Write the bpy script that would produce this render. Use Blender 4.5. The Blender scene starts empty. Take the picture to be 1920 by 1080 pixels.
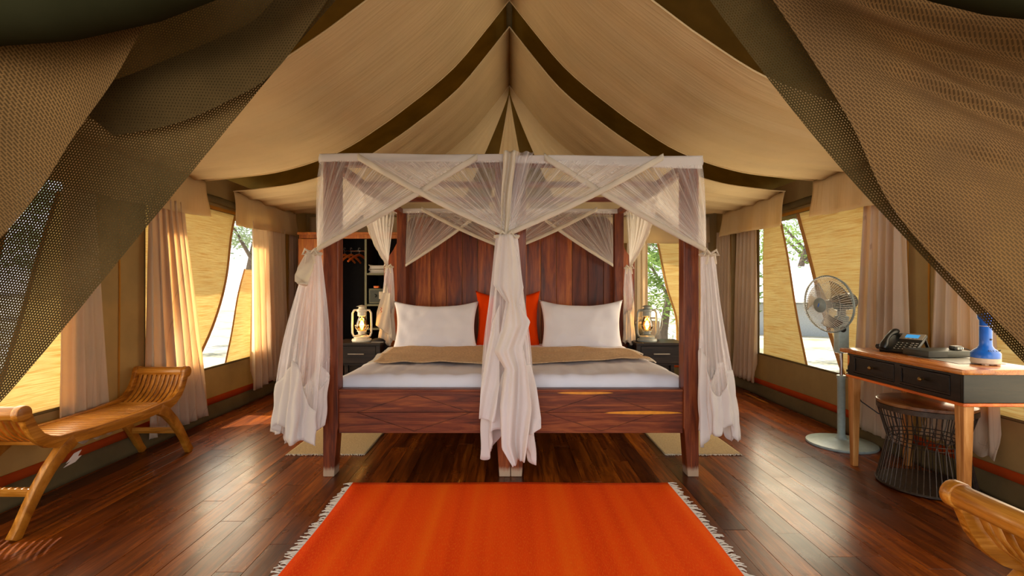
import bpy, bmesh, math, random
from mathutils import Vector, Matrix, Euler, noise
sin, cos, pi = math.sin, math.cos, math.pi
random.seed(7)
SC = bpy.context.scene
COL = SC.collection

# ------------------------------------------------------------------ camera, sky, sun, exposure
cam_d = bpy.data.cameras.new('camera'); cam = bpy.data.objects.new('camera', cam_d); COL.objects.link(cam)
cam.location = (0, 0, 1.2); cam.rotation_euler = (pi/2, 0, 0)
cam_d.lens = 935/1920*36; cam_d.sensor_width = 36; cam_d.shift_x = 5/1920; cam_d.clip_start = .02; cam_d.clip_end = 400
SC.camera = cam
W = bpy.data.worlds.new('sky'); SC.world = W; W.use_nodes = True
wn = W.node_tree; wn.nodes.clear()
wo = wn.nodes.new('ShaderNodeOutputWorld'); wb = wn.nodes.new('ShaderNodeBackground')
tc = wn.nodes.new('ShaderNodeTexCoord'); sx = wn.nodes.new('ShaderNodeSeparateXYZ'); rp = wn.nodes.new('ShaderNodeValToRGB')
wn.links.new(tc.outputs['Generated'], sx.inputs[0]); wn.links.new(sx.outputs['Z'], rp.inputs[0])
rp.color_ramp.elements[0].position = 0.0; rp.color_ramp.elements[0].color = (.95, .95, .93, 1)
rp.color_ramp.elements[1].position = .7; rp.color_ramp.elements[1].color = (.50, .66, .95, 1)
wn.links.new(rp.outputs[0], wb.inputs[0]); wb.inputs[1].default_value = 1.9
wn.links.new(wb.outputs[0], wo.inputs[0])
sd = bpy.data.lights.new('sun', 'SUN'); sun = bpy.data.objects.new('sun', sd); COL.objects.link(sun)
sd.energy = 9; sd.angle = math.radians(1.0); sd.color = (1, .93, .82)
sun.rotation_euler = Vector((-.62, .42, 1.0)).to_track_quat('Z', 'Y').to_euler()
# daylight coming in under the verandah roof through the open tent front, behind the camera
ad = bpy.data.lights.new('verandah_daylight', 'AREA'); al = bpy.data.objects.new('verandah_daylight', ad); COL.objects.link(al)
ad.shape = 'RECTANGLE'; ad.size = 6.0; ad.size_y = 2.2; ad.energy = 115; ad.color = (1, .98, .95)
al.location = (-.5, -2.5, 2.0); al.rotation_euler = (math.radians(80), 0, 0)
# added fill lamps just inside the side windows, unseen, to brighten the room
for sgn in (-1, 1):
    for (yy, ln, en) in ((4.75, 1.6, 34), (2.35, 1.5, 20)):
        a = bpy.data.lights.new('window_fill', 'AREA'); ao = bpy.data.objects.new('window_fill', a); COL.objects.link(ao)
        a.shape = 'RECTANGLE'; a.size = 1.1; a.size_y = ln; a.energy = en; a.color = (1, .85, .59)
        ao.location = (sgn*2.72, yy, 1.08); ao.rotation_euler = (0, sgn*pi/2, 0); ao.visible_camera = False
SC.view_settings.view_transform = 'Standard'; SC.view_settings.look = 'None'
SC.view_settings.exposure = 0.0; SC.view_settings.gamma = 1; SC.view_settings.use_curve_mapping = False
SC.cycles.max_bounces = 10; SC.cycles.transparent_max_bounces = 24; SC.cycles.diffuse_bounces = 5
SC.cycles.transmission_bounces = 6; SC.cycles.sample_clamp_indirect = 4; SC.cycles.caustics_refractive = False; SC.cycles.caustics_reflective = False

# ------------------------------------------------------------------ materials
def hexc(h):
    f = lambda v: v/12.92 if v <= .04045 else ((v+.055)/1.055)**2.4
    return tuple(f(int(h[i:i+2], 16)/255) for i in (0, 2, 4)) + (1,)
class NT:
    def __init__(s, name):
        s.m = bpy.data.materials.new(name); s.m.use_nodes = True; s.t = s.m.node_tree; s.t.nodes.clear()
        s.out = s.n('OutputMaterial')
    def n(s, typ, **kw):
        x = s.t.nodes.new('ShaderNode'+typ)
        for k, v in kw.items(): setattr(x, k, v)
        return x
    def l(s, a, b): s.t.links.new(a, b)
    def set(s, node, **kw):
        for k, v in kw.items(): node.inputs[k.replace('_', ' ')].default_value = v
        return node
    def math(s, op, a, b=None, c=None):
        x = s.n('Math', operation=op)
        for i, v in enumerate((a, b, c)):
            if v is None: continue
            if isinstance(v, (int, float)): x.inputs[i].default_value = v
            else: s.l(v, x.inputs[i])
        return x.outputs[0]
    def coords(s, scale=(1, 1, 1), which='Object', rot=(0, 0, 0), rand=False):
        t = s.n('TexCoord'); mp = s.n('Mapping'); mp.inputs['Scale'].default_value = scale; mp.inputs['Rotation'].default_value = rot
        s.l(t.outputs[which], mp.inputs[0])
        if rand:
            oi = s.n('ObjectInfo'); ml = s.n('VectorMath', operation='SCALE'); ml.inputs[0].default_value = (37, 91, 53)
            s.l(oi.outputs['Random'], ml.inputs['Scale']); s.l(ml.outputs[0], mp.inputs['Location'])
        return mp.outputs[0]
    def noise(s, vec, scale=5, detail=4, rough=.55, dist=0):
        x = s.n('TexNoise'); s.l(vec, x.inputs['Vector']); s.set(x, Scale=scale, Detail=detail, Roughness=rough, Distortion=dist); return x.outputs['Fac']
    def ramp(s, fac, stops):
        x = s.n('ValToRGB'); e = x.color_ramp.elements
        while len(e) < len(stops): e.new(.5)
        for i, (p, c) in enumerate(stops): e[i].position = p; e[i].color = c
        s.l(fac, x.inputs[0]); return x.outputs[0]
    def mix(s, fac, a, b, mode='MIX'):
        x = s.n('Mix', data_type='RGBA', blend_type=mode)
        for sock, v in ((x.inputs[0], fac), (x.inputs[6], a), (x.inputs[7], b)):
            if isinstance(v, (int, float)) or isinstance(v, tuple): sock.default_value = v
            else: s.l(v, sock)
        return x.outputs[2]
    def bump(s, h, strength=.3, dist=.01):
        x = s.n('Bump'); x.inputs['Strength'].default_value = strength; x.inputs['Distance'].default_value = dist; s.l(h, x.inputs['Height']); return x.outputs[0]
    def prin(s, color, rough=.5, metal=0, normal=None, coat=0, spec=.5, emis=None, estr=0, trans=0):
        b = s.n('BsdfPrincipled')
        if isinstance(color, tuple): b.inputs['Base Color'].default_value = color
        else: s.l(color, b.inputs['Base Color'])
        if isinstance(rough, (int, float)): b.inputs['Roughness'].default_value = rough
        else: s.l(rough, b.inputs['Roughness'])
        b.inputs['Metallic'].default_value = metal; b.inputs['Coat Weight'].default_value = coat; b.inputs['Coat Roughness'].default_value = .12
        b.inputs['Specular IOR Level'].default_value = spec; b.inputs['Transmission Weight'].default_value = trans
        if emis: b.inputs['Emission Color'].default_value = emis; b.inputs['Emission Strength'].default_value = estr
        if normal: s.l(normal, b.inputs['Normal'])
        return b.outputs[0]
    def done(s, sh): s.l(sh, s.out.inputs['Surface']); return s.m

def plain(name, hx, rough=.5, metal=0, noise_amt=.12, scale=30, bump=0, coat=0, spec=.5):
    t = NT(name); c = hexc(hx); v = t.coords(); n = t.noise(v, scale)
    d = tuple(x*(1-noise_amt) for x in c[:3])+(1,); l = tuple(min(1, x*(1+noise_amt)) for x in c[:3])+(1,)
    return t.done(t.prin(t.ramp(n, [(.3, d), (.7, l)]), rough, metal, t.bump(n, bump) if bump else None, coat, spec))
def wood(name, dark, mid, light, stretch=(1, 14, 14), rough=.4, coat=0, sap=None, scale=2.0, rand=True, worn=None, tint=False):
    """stretch: small number = along the grain"""
    t = NT(name); v = t.coords(stretch, rand=rand)
    n1 = t.noise(v, scale, 6, .6, .8); n2 = t.noise(v, scale*4, 4, .7)
    f = t.math('ADD', t.math('MULTIPLY', n1, .75), t.math('MULTIPLY', n2, .25))
    col = t.ramp(f, [(.33, hexc(dark)), (.5, hexc(mid)), (.66, hexc(light))])
    if sap:
        n3 = t.noise(t.coords(tuple(x*.5 for x in stretch), rand=rand), scale*.8, 1, .4)
        col = t.mix(t.ramp(n3, [(sap[1], (0, 0, 0, 1)), (sap[1]+.012, (1, 1, 1, 1))]), col, hexc(sap[0]))
    if tint: col = t.mix(1.0, col, t.ramp(t.n('ObjectInfo').outputs['Random'], [(0, hexc('a89c94')), (.5, hexc('d8ccc0')), (1, hexc('ffffff'))]), 'MULTIPLY')
    if worn:   # pale bare wood where the foot stands on the floor
        z = t.n('SeparateXYZ'); g = t.n('TexCoord'); t.l(g.outputs['Object'], z.inputs[0])
        w = t.math('ADD', z.outputs['Z'], t.math('MULTIPLY', n2, .05))
        col = t.mix(t.ramp(w, [(worn[0], (.8, .8, .8, 1)), (worn[0]+.03, (0, 0, 0, 1))]), col, hexc(worn[1]))
    rr = t.math('ADD', t.math('MULTIPLY', n2, .25), rough-.12)
    return t.done(t.prin(col, rr, 0, t.bump(n2, .12, .004), coat))
def cloth(name, hx, trans=.4, thx=None, weave=900, amt=.08, bands=None, emphasis=.0, slub=None, checks=None, folds=None):
    t = NT(name); c = hexc(hx); v = t.coords()
    n = t.noise(v, 3.0, 5, .6)
    col = t.mix(t.ramp(n, [(.3, (0, 0, 0, 1)), (.7, (1, 1, 1, 1))]), tuple(x*(1-amt) for x in c[:3])+(1,), tuple(min(1, x*(1+amt)) for x in c[:3])+(1,))
    if slub:     # coarse horizontal threads of a woven shade
        n3 = t.noise(t.coords(slub[0]), slub[1], 3, .7)
        col = t.mix(t.ramp(n3, [(.38, (1, 1, 1, 1)), (.56, (0, 0, 0, 1))]), col, hexc(slub[2]))
    if checks:
        br = t.n('TexBrick'); t.l(t.coords(checks[0], rot=checks[1]), br.inputs['Vector']); br.offset = 0
        t.set(br, Scale=1, Mortar_Size=.012, Mortar_Smooth=.5, Brick_Width=1, Row_Height=1)
        col = t.mix(t.math('MULTIPLY', br.outputs['Fac'], .35), col, hexc('b49c7c'))
    fine = t.noise(v, weave, 1)
    nm = t.bump(t.noise(t.coords(folds), 1.0, 3, .6, .6), .55, .02) if folds else t.bump(fine, .15, .002)
    d = t.n('BsdfDiffuse'); t.l(col, d.inputs[0]); t.l(nm, d.inputs['Normal'])
    tr = t.n('BsdfTranslucent')
    if thx: t.l(t.mix(1.0, col, hexc(thx), 'MULTIPLY'), tr.inputs[0])
    else: t.l(col, tr.inputs[0])
    mx = t.n('MixShader'); mx.inputs[0].default_value = trans; t.l(d.outputs[0], mx.inputs[1]); t.l(tr.outputs[0], mx.inputs[2])
    return t.done(mx.outputs[0])
def gauze(name, hx, uscale, lo, hi, vgain=.3, trans=.45, edge=0):
    """sheer netting; UV u runs across the pleats, v runs towards the gather"""
    t = NT(name); tcn = t.n('TexCoord'); sp = t.n('SeparateXYZ'); t.l(tcn.outputs['UV'], sp.inputs[0])
    cb = t.n('CombineXYZ'); t.l(t.math('MULTIPLY', sp.outputs[0], uscale), cb.inputs[0]); t.l(t.math('MULTIPLY', sp.outputs[1], 1.2), cb.inputs[1])
    n = t.noise(cb.outputs[0], 1.0, 3, .65)
    a = t.ramp(n, [(.44, (lo, lo, lo, 1)), (.56, ((lo+hi)/2.4,)*3+(1,)), (.66, (hi, hi, hi, 1))])
    if edge: a = t.math('ADD', a, t.math('MULTIPLY', t.math('POWER', t.math('DIVIDE', sp.outputs[0], edge), 3.0), .45))
    a = t.math('ADD', a, t.math('MULTIPLY', t.math('POWER', sp.outputs[1], 2.0), vgain)); a = t.math('MINIMUM', a, .97)
    d = t.n('BsdfDiffuse'); d.inputs[0].default_value = hexc(hx); tr = t.n('BsdfTranslucent'); tr.inputs[0].default_value = hexc(hx)
    mx = t.n('MixShader'); mx.inputs[0].default_value = trans; t.l(d.outputs[0], mx.inputs[1]); t.l(tr.outputs[0], mx.inputs[2])
    tp = t.n('BsdfTransparent'); m2 = t.n('MixShader'); t.l(a, m2.inputs[0]); t.l(tp.outputs[0], m2.inputs[1]); t.l(mx.outputs[0], m2.inputs[2])
    return t.done(m2.outputs[0])
def shade_net(name, hx, bw, bh, mortar, solid=0.0, hx2=None, rotz=0):
    """knitted shade net: open cells between threads, by UV in metres"""
    t = NT(name); v = t.coords((1, 1, 1), 'UV', (0, 0, rotz))
    br = t.n('TexBrick'); t.l(v, br.inputs['Vector']); br.offset = .5
    t.set(br, Scale=1, Mortar_Size=mortar, Mortar_Smooth=.0, Brick_Width=bw, Row_Height=bh, Bias=0)
    big = t.noise(t.coords((1, 1, 1)), 3.5, 4, .6)
    c1, c2 = hexc(hx), hexc(hx2 or hx)
    col = t.ramp(big, [(.35, c1), (.68, c2)])
    if solid: col = t.mix(br.outputs['Fac'], tuple(x*.48 for x in c1[:3])+(1,), col)
    ln = t.noise(t.coords((1, 1, 1), 'UV', (0, 0, rotz)), 420, 1)
    col = t.mix(t.math('MULTIPLY', ln, .7), col, tuple(x*.45 for x in c1[:3])+(1,))
    d = t.n('BsdfDiffuse'); t.l(col, d.inputs[0]); tr = t.n('BsdfTranslucent'); t.l(col, tr.inputs[0])
    nm = t.bump(br.outputs['Fac'], .6, .002); t.l(nm, d.inputs['Normal'])
    mx = t.n('MixShader'); mx.inputs[0].default_value = .35; t.l(d.outputs[0], mx.inputs[1]); t.l(tr.outputs[0], mx.inputs[2])
    a = t.math('MAXIMUM', br.outputs['Fac'], solid)
    tp = t.n('BsdfTransparent'); m2 = t.n('MixShader'); t.l(a, m2.inputs[0]); t.l(tp.outputs[0], m2.inputs[1]); t.l(mx.outputs[0], m2.inputs[2])
    return t.done(m2.outputs[0])
def glass(name, hx, alpha=.25, rough=.03):
    t = NT(name); g = t.n('BsdfGlossy'); g.inputs['Roughness'].default_value = rough
    tp = t.n('BsdfTransparent'); tp.inputs[0].default_value = hexc(hx); fr = t.n('Fresnel'); fr.inputs[0].default_value = 1.45
    m = t.n('MixShader'); t.l(t.math('MINIMUM', t.math('ADD', fr.outputs[0], alpha*.2), 1.0), m.inputs[0]); t.l(tp.outputs[0], m.inputs[1]); t.l(g.outputs[0], m.inputs[2])
    return t.done(m.outputs[0])
def glow(name, hx, s):
    t = NT(name); e = t.n('Emission'); e.inputs[0].default_value = hexc(hx); e.inputs[1].default_value = s; return t.done(e.outputs[0])

M = {}
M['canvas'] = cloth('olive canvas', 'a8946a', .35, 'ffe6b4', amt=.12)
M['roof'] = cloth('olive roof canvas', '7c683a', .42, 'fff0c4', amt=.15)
M['skirt'] = cloth('dark olive groundsheet skirt', '6a5c40', .05, amt=.2)
M['stripe'] = cloth('rust orange canvas band', 'b0481c', .1, amt=.1)
M['liner'] = cloth('cream cotton liner', 'ead6aa', .45, 'fff4dc', amt=.04, folds=(1.2, 26, 1.2))
M['curtain'] = cloth('cream sheer curtain cloth', 'f0e6d2', .55, 'fff0dc', amt=.04)
M['lined'] = cloth('cream checked curtain cloth', 'f0e4ce', .55, 'fff0dc', amt=.04, checks=((14, 14, 14), (0, 0, 0)))
M['shade'] = cloth('yellow woven shade', 'f4e6ba', .7, 'fffaf0', amt=.03, slub=((3, 3, 130), 1.2, 'e6ca94'))
M['hem'] = cloth('ochre shade binding', 'c48c3c', .3, amt=.1)
M['white'] = cloth('white cotton', 'f1ece8', .25, amt=.02)
M['net_hem'] = cloth('white cotton net border', 'f0eae6', .42, amt=.03)
M['net_cream'] = cloth('cream cotton ruffle', 'ece2d2', .35, amt=.04)
M['net'] = gauze('white mosquito net', 'fffaf6', 58, .20, .66, .42, edge=.95)
M['net_b'] = gauze('white mosquito net bundle', 'f8f4f8', 30, .26, .78, .15)
M['sheet'] = cloth('white bed linen', 'edeaf2', .12, amt=.02)
M['runner'] = plain('tan woven throw', 'c4a27c', .95, 0, .22, 60, .4)
M['orange_c'] = cloth('orange cotton', 'e8440c', .15, amt=.06)
M['bedwood'] = wood('dark red hardwood', '3c1608', '6c3014', '904c22', (14, 14, 1), .42, .05, rand=True, worn=(.06, 'b49a80'))
M['bedwood_x'] = wood('dark red hardwood board', '3e1808', '70341a', '9a5428', (1, 14, 14), .42, .05)
M['bedwood_sap'] = wood('dark red board with yellow sapwood', '3c160c', '662b18', '90482a', (1, 16, 16), .38, .15, sap=('d8821c', .66), scale=1.6)
M['groove'] = plain('dark carved groove', '22100a', .8)
M['headwood'] = wood('glossy headboard plank', '481f0a', '92451a', 'c4702c', (9, 9, .8), .34, .05, scale=1.6, tint=True)
M['sap'] = plain('yellow sapwood', 'e0921e', .4)
M['teak'] = wood('golden teak', '7e440a', 'b2701c', 'd8943c', (1, 1, 1), .38, .2, scale=6)
M['teak_y'] = wood('golden teak along', '7e440a', 'b4701a', 'da963c', (16, 1.2, 16), .36, .25)
M['teak_x'] = wood('golden teak slat', '82480c', 'b8741e', 'de9c42', (1.2, 16, 16), .36, .25)
M['desktop'] = wood('orange desk top', '7c3c10', 'b06424', 'd08a40', (12, 1, 12), .28, .3)
M['deskleg'] = wood('pale orange desk leg', '945622', 'bc7e3e', 'd8a062', (14, 14, 1), .45)
M['deskdark'] = wood('ebony stained apron', '0c0806', '1a120c', '30221a', (14, 1.2, 14), .4, .1)
M['deskdark_sap'] = wood('ebony apron with sapwood streak', '0a0806', '15110b', '261e14', (1, 14, 14), .4, .1, sap=('d0742a', .70), scale=2.0)
M['bead'] = wood('orange sapwood bead', '9a4210', 'd8661c', 'f08a34', (14, 1, 14), .4, .1)
M['blackwood'] = wood('black nightstand wood', '0e0a08', '241a14', '3e3026', (1, 14, 14), .45, .1)
M['wardwood'] = wood('orange wardrobe wood', '7c3e10', 'a85c1e', 'c8802e', (10, 10, 1), .42, .1)
M['wardin'] = plain('black wardrobe lining', '0b0908', .7, noise_amt=.5, scale=40)
M['divider'] = plain('grey green shelf edge', '6c6a50', .6)
M['chrome'] = plain('chrome', 'c8c8c8', .15, 1, .02)
M['fanwhite'] = plain('pale blue grey fan plastic', '9fb2b0', .35)
M['fangrey'] = plain('grey fan plastic', '7e8a88', .35)
M['fanwire'] = plain('fan guard wire', 'cac6ba', .4)
M['blade'] = glass('clear smoky fan blade', 'd8d0c6', .02, .5)
M['blue'] = plain('blue plastic', '0f62c8', .35, coat=.2)
M['offwhite'] = plain('off white plastic', 'cfc0aa', .55)
M['black'] = plain('black plastic', '10100f', .38)
M['charcoal'] = plain('charcoal plastic', '24261f', .45)
M['greyplate'] = plain('taupe grey plastic', '7c7264', .4)
M['key'] = plain('pale key print', 'b8b2a8', .5)
M['lcd'] = glow('phone screen', '58b4ee', .75)
M['brass'] = plain('aged brass', '8a6a3c', .35, .9)
M['steel'] = plain('brushed steel', 'd0ccc4', .3, .6)
M['lampw'] = plain('cream enamel', 'e6dcc6', .35, coat=.2)
M['lampg'] = plain('grey enamel', '8d9088', .4, coat=.1)
M['amber'] = glass('amber lamp glass', 'ffdc9a', .4)
M['bulb'] = glow('lit filament', 'ffce6a', 22)
M['wiredark'] = plain('rusty dark wire', '44382e', .4, .6, .4, 50)
M['stoolseat'] = wood('brown stool top', '3c2412', '6e4422', '8c5c30', (10, 1, 10), .3, .25)
M['mat'] = plain('beige woven mat', 'b39a70', .95, noise_amt=.15, scale=90, bump=.4)
M['towel'] = plain('white towel', 'c8c2bc', .95, bump=.3, scale=200)
M['safe'] = plain('grey green safe', '2e332a', .5)
M['greybox'] = plain('grey case', '74706c', .5)
M['hanger'] = wood('orange hanger wood', '9a3c10', 'c85c20', 'e88a3c', (1, 1, 1), .35, .2)
M['darkcloth'] = plain('dark grey cloth', '1c1c20', .8)
M['paper'] = plain('grey laminated card', '9a968e', .3)
M['red'] = plain('red stitching', 'c8442c', .8)
M['bark'] = plain('grey brown bark', '6a5a4c', .9, noise_amt=.35, scale=12, bump=.6)
M['leaf'] = cloth('acacia leaf', '8aa458', .45, amt=.35)
M['leaf2'] = cloth('dusty leaf', '98a880', .45, amt=.3)
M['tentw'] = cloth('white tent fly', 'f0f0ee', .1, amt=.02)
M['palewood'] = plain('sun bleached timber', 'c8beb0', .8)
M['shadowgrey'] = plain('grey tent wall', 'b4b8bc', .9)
def mk_floor():
    t = NT('varnished hardwood plank'); oi = t.n('ObjectInfo')
    v = t.coords((16, 1.0, 16), rand=True); n1 = t.noise(v, 1.6, 6, .62, .7); n2 = t.noise(v, 7, 4, .7)
    f = t.math('ADD', t.math('MULTIPLY', n1, .7), t.math('MULTIPLY', n2, .3))
    col = t.ramp(f, [(.32, hexc('321708')), (.47, hexc('6e3a10')), (.60, hexc('9a5a1d')), (.72, hexc('c0822e'))])
    tint = t.ramp(oi.outputs['Random'], [(0, hexc('9a8068')), (.35, hexc('c8aa88')), (.7, hexc('ecca9c')), (1, hexc('ffe2b0'))])
    col = t.mix(1.0, col, tint, 'MULTIPLY')
    n3 = t.noise(t.coords((11, .55, 11), rand=True), 1.0, 1, .3)
    col = t.mix(t.ramp(n3, [(.755, (0, 0, 0, 1)), (.763, (1, 1, 1, 1))]), col, hexc('c07a2a'))
    big = t.noise(t.coords((1, 1, 1)), 2.2, 3, .6)
    rr = t.math('ADD', t.math('MULTIPLY', big, .26), .16)
    wob = t.noise(t.coords((3, 1, 3), rand=True), 3, 2)
    nm = t.bump(t.math('ADD', t.math('MULTIPLY', n2, .15), wob), .07, .02)
    return t.done(t.prin(col, rr, 0, nm, .03, .28))
M['floor'] = mk_floor()
def mk_rug():
    t = NT('flat woven orange wool'); tcn = t.n('TexCoord'); sp = t.n('SeparateXYZ'); t.l(tcn.outputs['Object'], sp.inputs[0])
    cb = t.n('CombineXYZ'); t.l(t.math('MULTIPLY', sp.outputs[0], 5), cb.inputs[0]); t.l(t.math('MULTIPLY', sp.outputs[1], .15), cb.inputs[1])
    n = t.noise(cb.outputs[0], 1.2, 2, .5)
    cb2 = t.n('CombineXYZ'); t.l(t.math('MULTIPLY', sp.outputs[0], 260), cb2.inputs[0]); t.l(t.math('MULTIPLY', sp.outputs[1], 50), cb2.inputs[1])
    n2 = t.noise(cb2.outputs[0], 1, 3, .7)
    col = t.ramp(n, [(.32, hexc('dc3600')), (.5, hexc('ee4802')), (.7, hexc('f65e06'))])
    col = t.mix(t.ramp(n2, [(.5, (0, 0, 0, 1)), (.8, (1, 1, 1, 1))]), col, hexc('f4781a'))
    return t.done(t.prin(col, .95, 0, t.bump(n2, .5, .004), 0, .1))
M['rug'] = mk_rug()
def mk_ground():
    t = NT('dry grass and sand'); v = t.coords()
    n = t.noise(v, .55, 6, .65); n2 = t.noise(v, 9, 5, .7)
    col = t.ramp(n, [(.42, hexc('f2e6d2')), (.55, hexc('c9bd9e')), (.68, hexc('8d8a60'))])
    col = t.mix(t.math('MULTIPLY', n2, .6), col, hexc('9c8f70'))
    return t.done(t.prin(col, .95, 0, t.bump(n2, .5, .05), 0, .1))
M['ground'] = mk_ground()
def mk_screen():
    t = NT('insect screen'); d = t.n('BsdfDiffuse'); d.inputs[0].default_value = hexc('b0b4b8'); tp = t.n('BsdfTransparent')
    m = t.n('MixShader'); m.inputs[0].default_value = .10; t.l(tp.outputs[0], m.inputs[1]); t.l(d.outputs[0], m.inputs[2]); return t.done(m.outputs[0])
M['screen'] = mk_screen()
M['flap'] = shade_net('brown knitted shade net', '4c3e24', .0062, .0046, .0018, 0, '665030')
M['flap2'] = shade_net('brown knitted shade net double layer', '7c5e3a', .013, .0044, .0011, .9, '9c7444', rotz=1.25)
M['flap3'] = shade_net('dark brown shade net layer', '4e3e24', .0062, .0050, .0018, .85, '665030', rotz=.5)
M['flapr'] = shade_net('brown knitted shade net right', '826240', .014, .0050, .0013, .92, 'a47a48', rotz=.12)
M['flapdark'] = shade_net('dark green canvas weave', '34331f', .006, .004, .001, .95, '403e28')

for k_ in ('bedwood', 'bedwood_x', 'headwood', 'deskdark', 'deskdark_sap', 'blackwood'):
    for n_ in M[k_].node_tree.nodes:
        if n_.type == 'BSDF_PRINCIPLED': n_.inputs['Specular IOR Level'].default_value = .3

# ------------------------------------------------------------------ mesh helpers
class MB:
    def __init__(s): s.v = []; s.f = []; s.uv = None
    def add(s, vs, fs):
        o = len(s.v); s.v += [tuple(x) for x in vs]; s.f += [tuple(i+o for i in f) for f in fs]; return s
    def box(s, c, d, rot=None, taper=None):
        hx, hy, hz = d[0]/2, d[1]/2, d[2]/2; vs = []
        for k, z in enumerate((-hz, hz)):
            q = taper if (taper and k == 0) else 1
            for x, y in ((-hx, -hy), (hx, -hy), (hx, hy), (-hx, hy)): vs.append(Vector((x*q, y*q, z)))
        if rot: R = Euler(rot).to_matrix(); vs = [R@p for p in vs]
        c = Vector(c)
        return s.add([p+c for p in vs], [(0, 3, 2, 1), (4, 5, 6, 7), (0, 1, 5, 4), (1, 2, 6, 5), (2, 3, 7, 6), (3, 0, 4, 7)])
    def bx(s, x0, x1, y0, y1, z0, z1): return s.box(((x0+x1)/2, (y0+y1)/2, (z0+z1)/2), (abs(x1-x0), abs(y1-y0), abs(z1-z0)))
    def tube(s, pts, r, n=8, cap=True, flat=1.0, closed=False):
        pts = [Vector(p) for p in pts]; N = len(pts); rs = r if isinstance(r, (list, tuple)) else [r]*N; rings = []
        up = None
        for i, p in enumerate(pts):
            if closed: t = pts[(i+1) % N]-pts[i-1]
            else: t = (pts[min(i+1, N-1)]-pts[max(i-1, 0)])
            t.normalize()
            if up is None:
                up = Vector((0, 0, 1)) if abs(t.z) < .9 else Vector((1, 0, 0))
            a = t.cross(up); a.normalize(); b = a.cross(t); b.normalize(); up = b
            rings.append([p+a*cos(2*pi*k/n)*rs[i]+b*sin(2*pi*k/n)*rs[i]*flat for k in range(n)])
        vs = [p for g in rings for p in g]; fs = []
        for i in range(N if closed else N-1):
            for k in range(n):
                j = (i+1) % N; fs.append((i*n+k, i*n+(k+1) % n, j*n+(k+1) % n, j*n+k))
        if cap and not closed: fs.append(tuple(range(n))[::-1]); fs.append(tuple((N-1)*n+k for k in range(n)))
        return s.add(vs, fs)
    def lathe(s, prof, n=24, c=(0, 0, 0), wob=None):
        vs = []; fs = []; N = len(prof)
        for (r, z) in prof:
            for k in range(n):
                a = 2*pi*k/n; vs.append((c[0]+r*cos(a), c[1]+r*sin(a), c[2]+z))
        for i in range(N-1):
            for k in range(n): fs.append((i*n+k, i*n+(k+1) % n, (i+1)*n+(k+1) % n, (i+1)*n+k))
        if prof[0][0] > 1e-5: fs.append(tuple(range(n))[::-1])
        if prof[-1][0] > 1e-5: fs.append(tuple((N-1)*n+k for k in range(n)))
        return s.add(vs, fs)
    def prism(s, prof, axis, a0, a1):
        """closed 2D outline extruded along an axis: 'x' outline=(y,z), 'y' outline=(x,z), 'z' outline=(x,y)"""
        n = len(prof); mk = {'x': lambda a, p: (a, p[0], p[1]), 'y': lambda a, p: (p[0], a, p[1]), 'z': lambda a, p: (p[0], p[1], a)}[axis]
        return s.add([mk(a0, p) for p in prof]+[mk(a1, p) for p in prof], [tuple(range(n))[::-1], tuple(range(n, 2*n))]+[(i, (i+1) % n, (i+1) % n+n, i+n) for i in range(n)])
    def ribbon(s, pts, w, axis, a0, a1):
        """band of thickness w (list or number) following a 2D centre line, extruded along an axis"""
        N = len(pts); L = []; R = []
        for i, p in enumerate(pts):
            q0 = pts[max(i-1, 0)]; q1 = pts[min(i+1, N-1)]; dx, dy = q1[0]-q0[0], q1[1]-q0[1]; d = math.hypot(dx, dy) or 1
            ww = (w[i] if isinstance(w, (list, tuple)) else w)/2; L.append((p[0]-dy/d*ww, p[1]+dx/d*ww)); R.append((p[0]+dy/d*ww, p[1]-dx/d*ww))
        mk = {'x': lambda a, p: (a, p[0], p[1]), 'y': lambda a, p: (p[0], a, p[1]), 'z': lambda a, p: (p[0], p[1], a)}[axis]
        vs = []
        for i in range(N): vs += [mk(a0, L[i]), mk(a0, R[i]), mk(a1, R[i]), mk(a1, L[i])]
        fs = [(0, 1, 2, 3), tuple((N-1)*4+k for k in (3, 2, 1, 0))]
        for i in range(N-1):
            for k in range(4): fs.append((i*4+k, i*4+(k+1) % 4, (i+1)*4+(k+1) % 4, (i+1)*4+k))
        return s.add(vs, fs)
    def sheet(s, fn, nu, nv, uvfn=None):
        vs = [fn(i/nu, j/nv) for j in range(nv+1) for i in range(nu+1)]
        fs = [(j*(nu+1)+i, j*(nu+1)+i+1, (j+1)*(nu+1)+i+1, (j+1)*(nu+1)+i) for j in range(nv) for i in range(nu)]
        if s.uv is None: s.uv = []
        s.uv += [((uvfn(i/nu, j/nv)) if uvfn else (i/nu, j/nv)) for j in range(nv+1) for i in range(nu+1)]
        return s.add(vs, fs)
    def build(s, name, mat, parent=None, smooth=True, bevel=0, loc=None, solid=0, keepuv=True, ang=40):
        me = bpy.data.meshes.new(name); me.from_pydata(s.v, [], s.f); me.materials.append(M[mat] if isinstance(mat, str) else mat)
        if s.uv and len(s.uv) == len(s.v):
            ul = me.uv_layers.new(name='UVMap')
            for lp in me.loops: ul.data[lp.index].uv = s.uv[lp.vertex_index]
        bm = bmesh.new(); bm.from_mesh(me)
        if not s.uv: bmesh.ops.recalc_face_normals(bm, faces=bm.faces)
        if bevel: bmesh.ops.bevel(bm, geom=[e for e in bm.edges if len(e.link_faces) == 2 and e.calc_face_angle(0) > .5], offset=bevel, segments=2, profile=.5, affect='EDGES', clamp_overlap=True)
        bm.to_mesh(me); bm.free()
        if smooth:
            for p in me.polygons: p.use_smooth = True
            if not s.uv: me.set_sharp_from_angle(angle=math.radians(ang))
        o = bpy.data.objects.new(name, me); COL.objects.link(o)
        if loc: o.location = loc
        if parent: o.parent = parent
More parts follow.
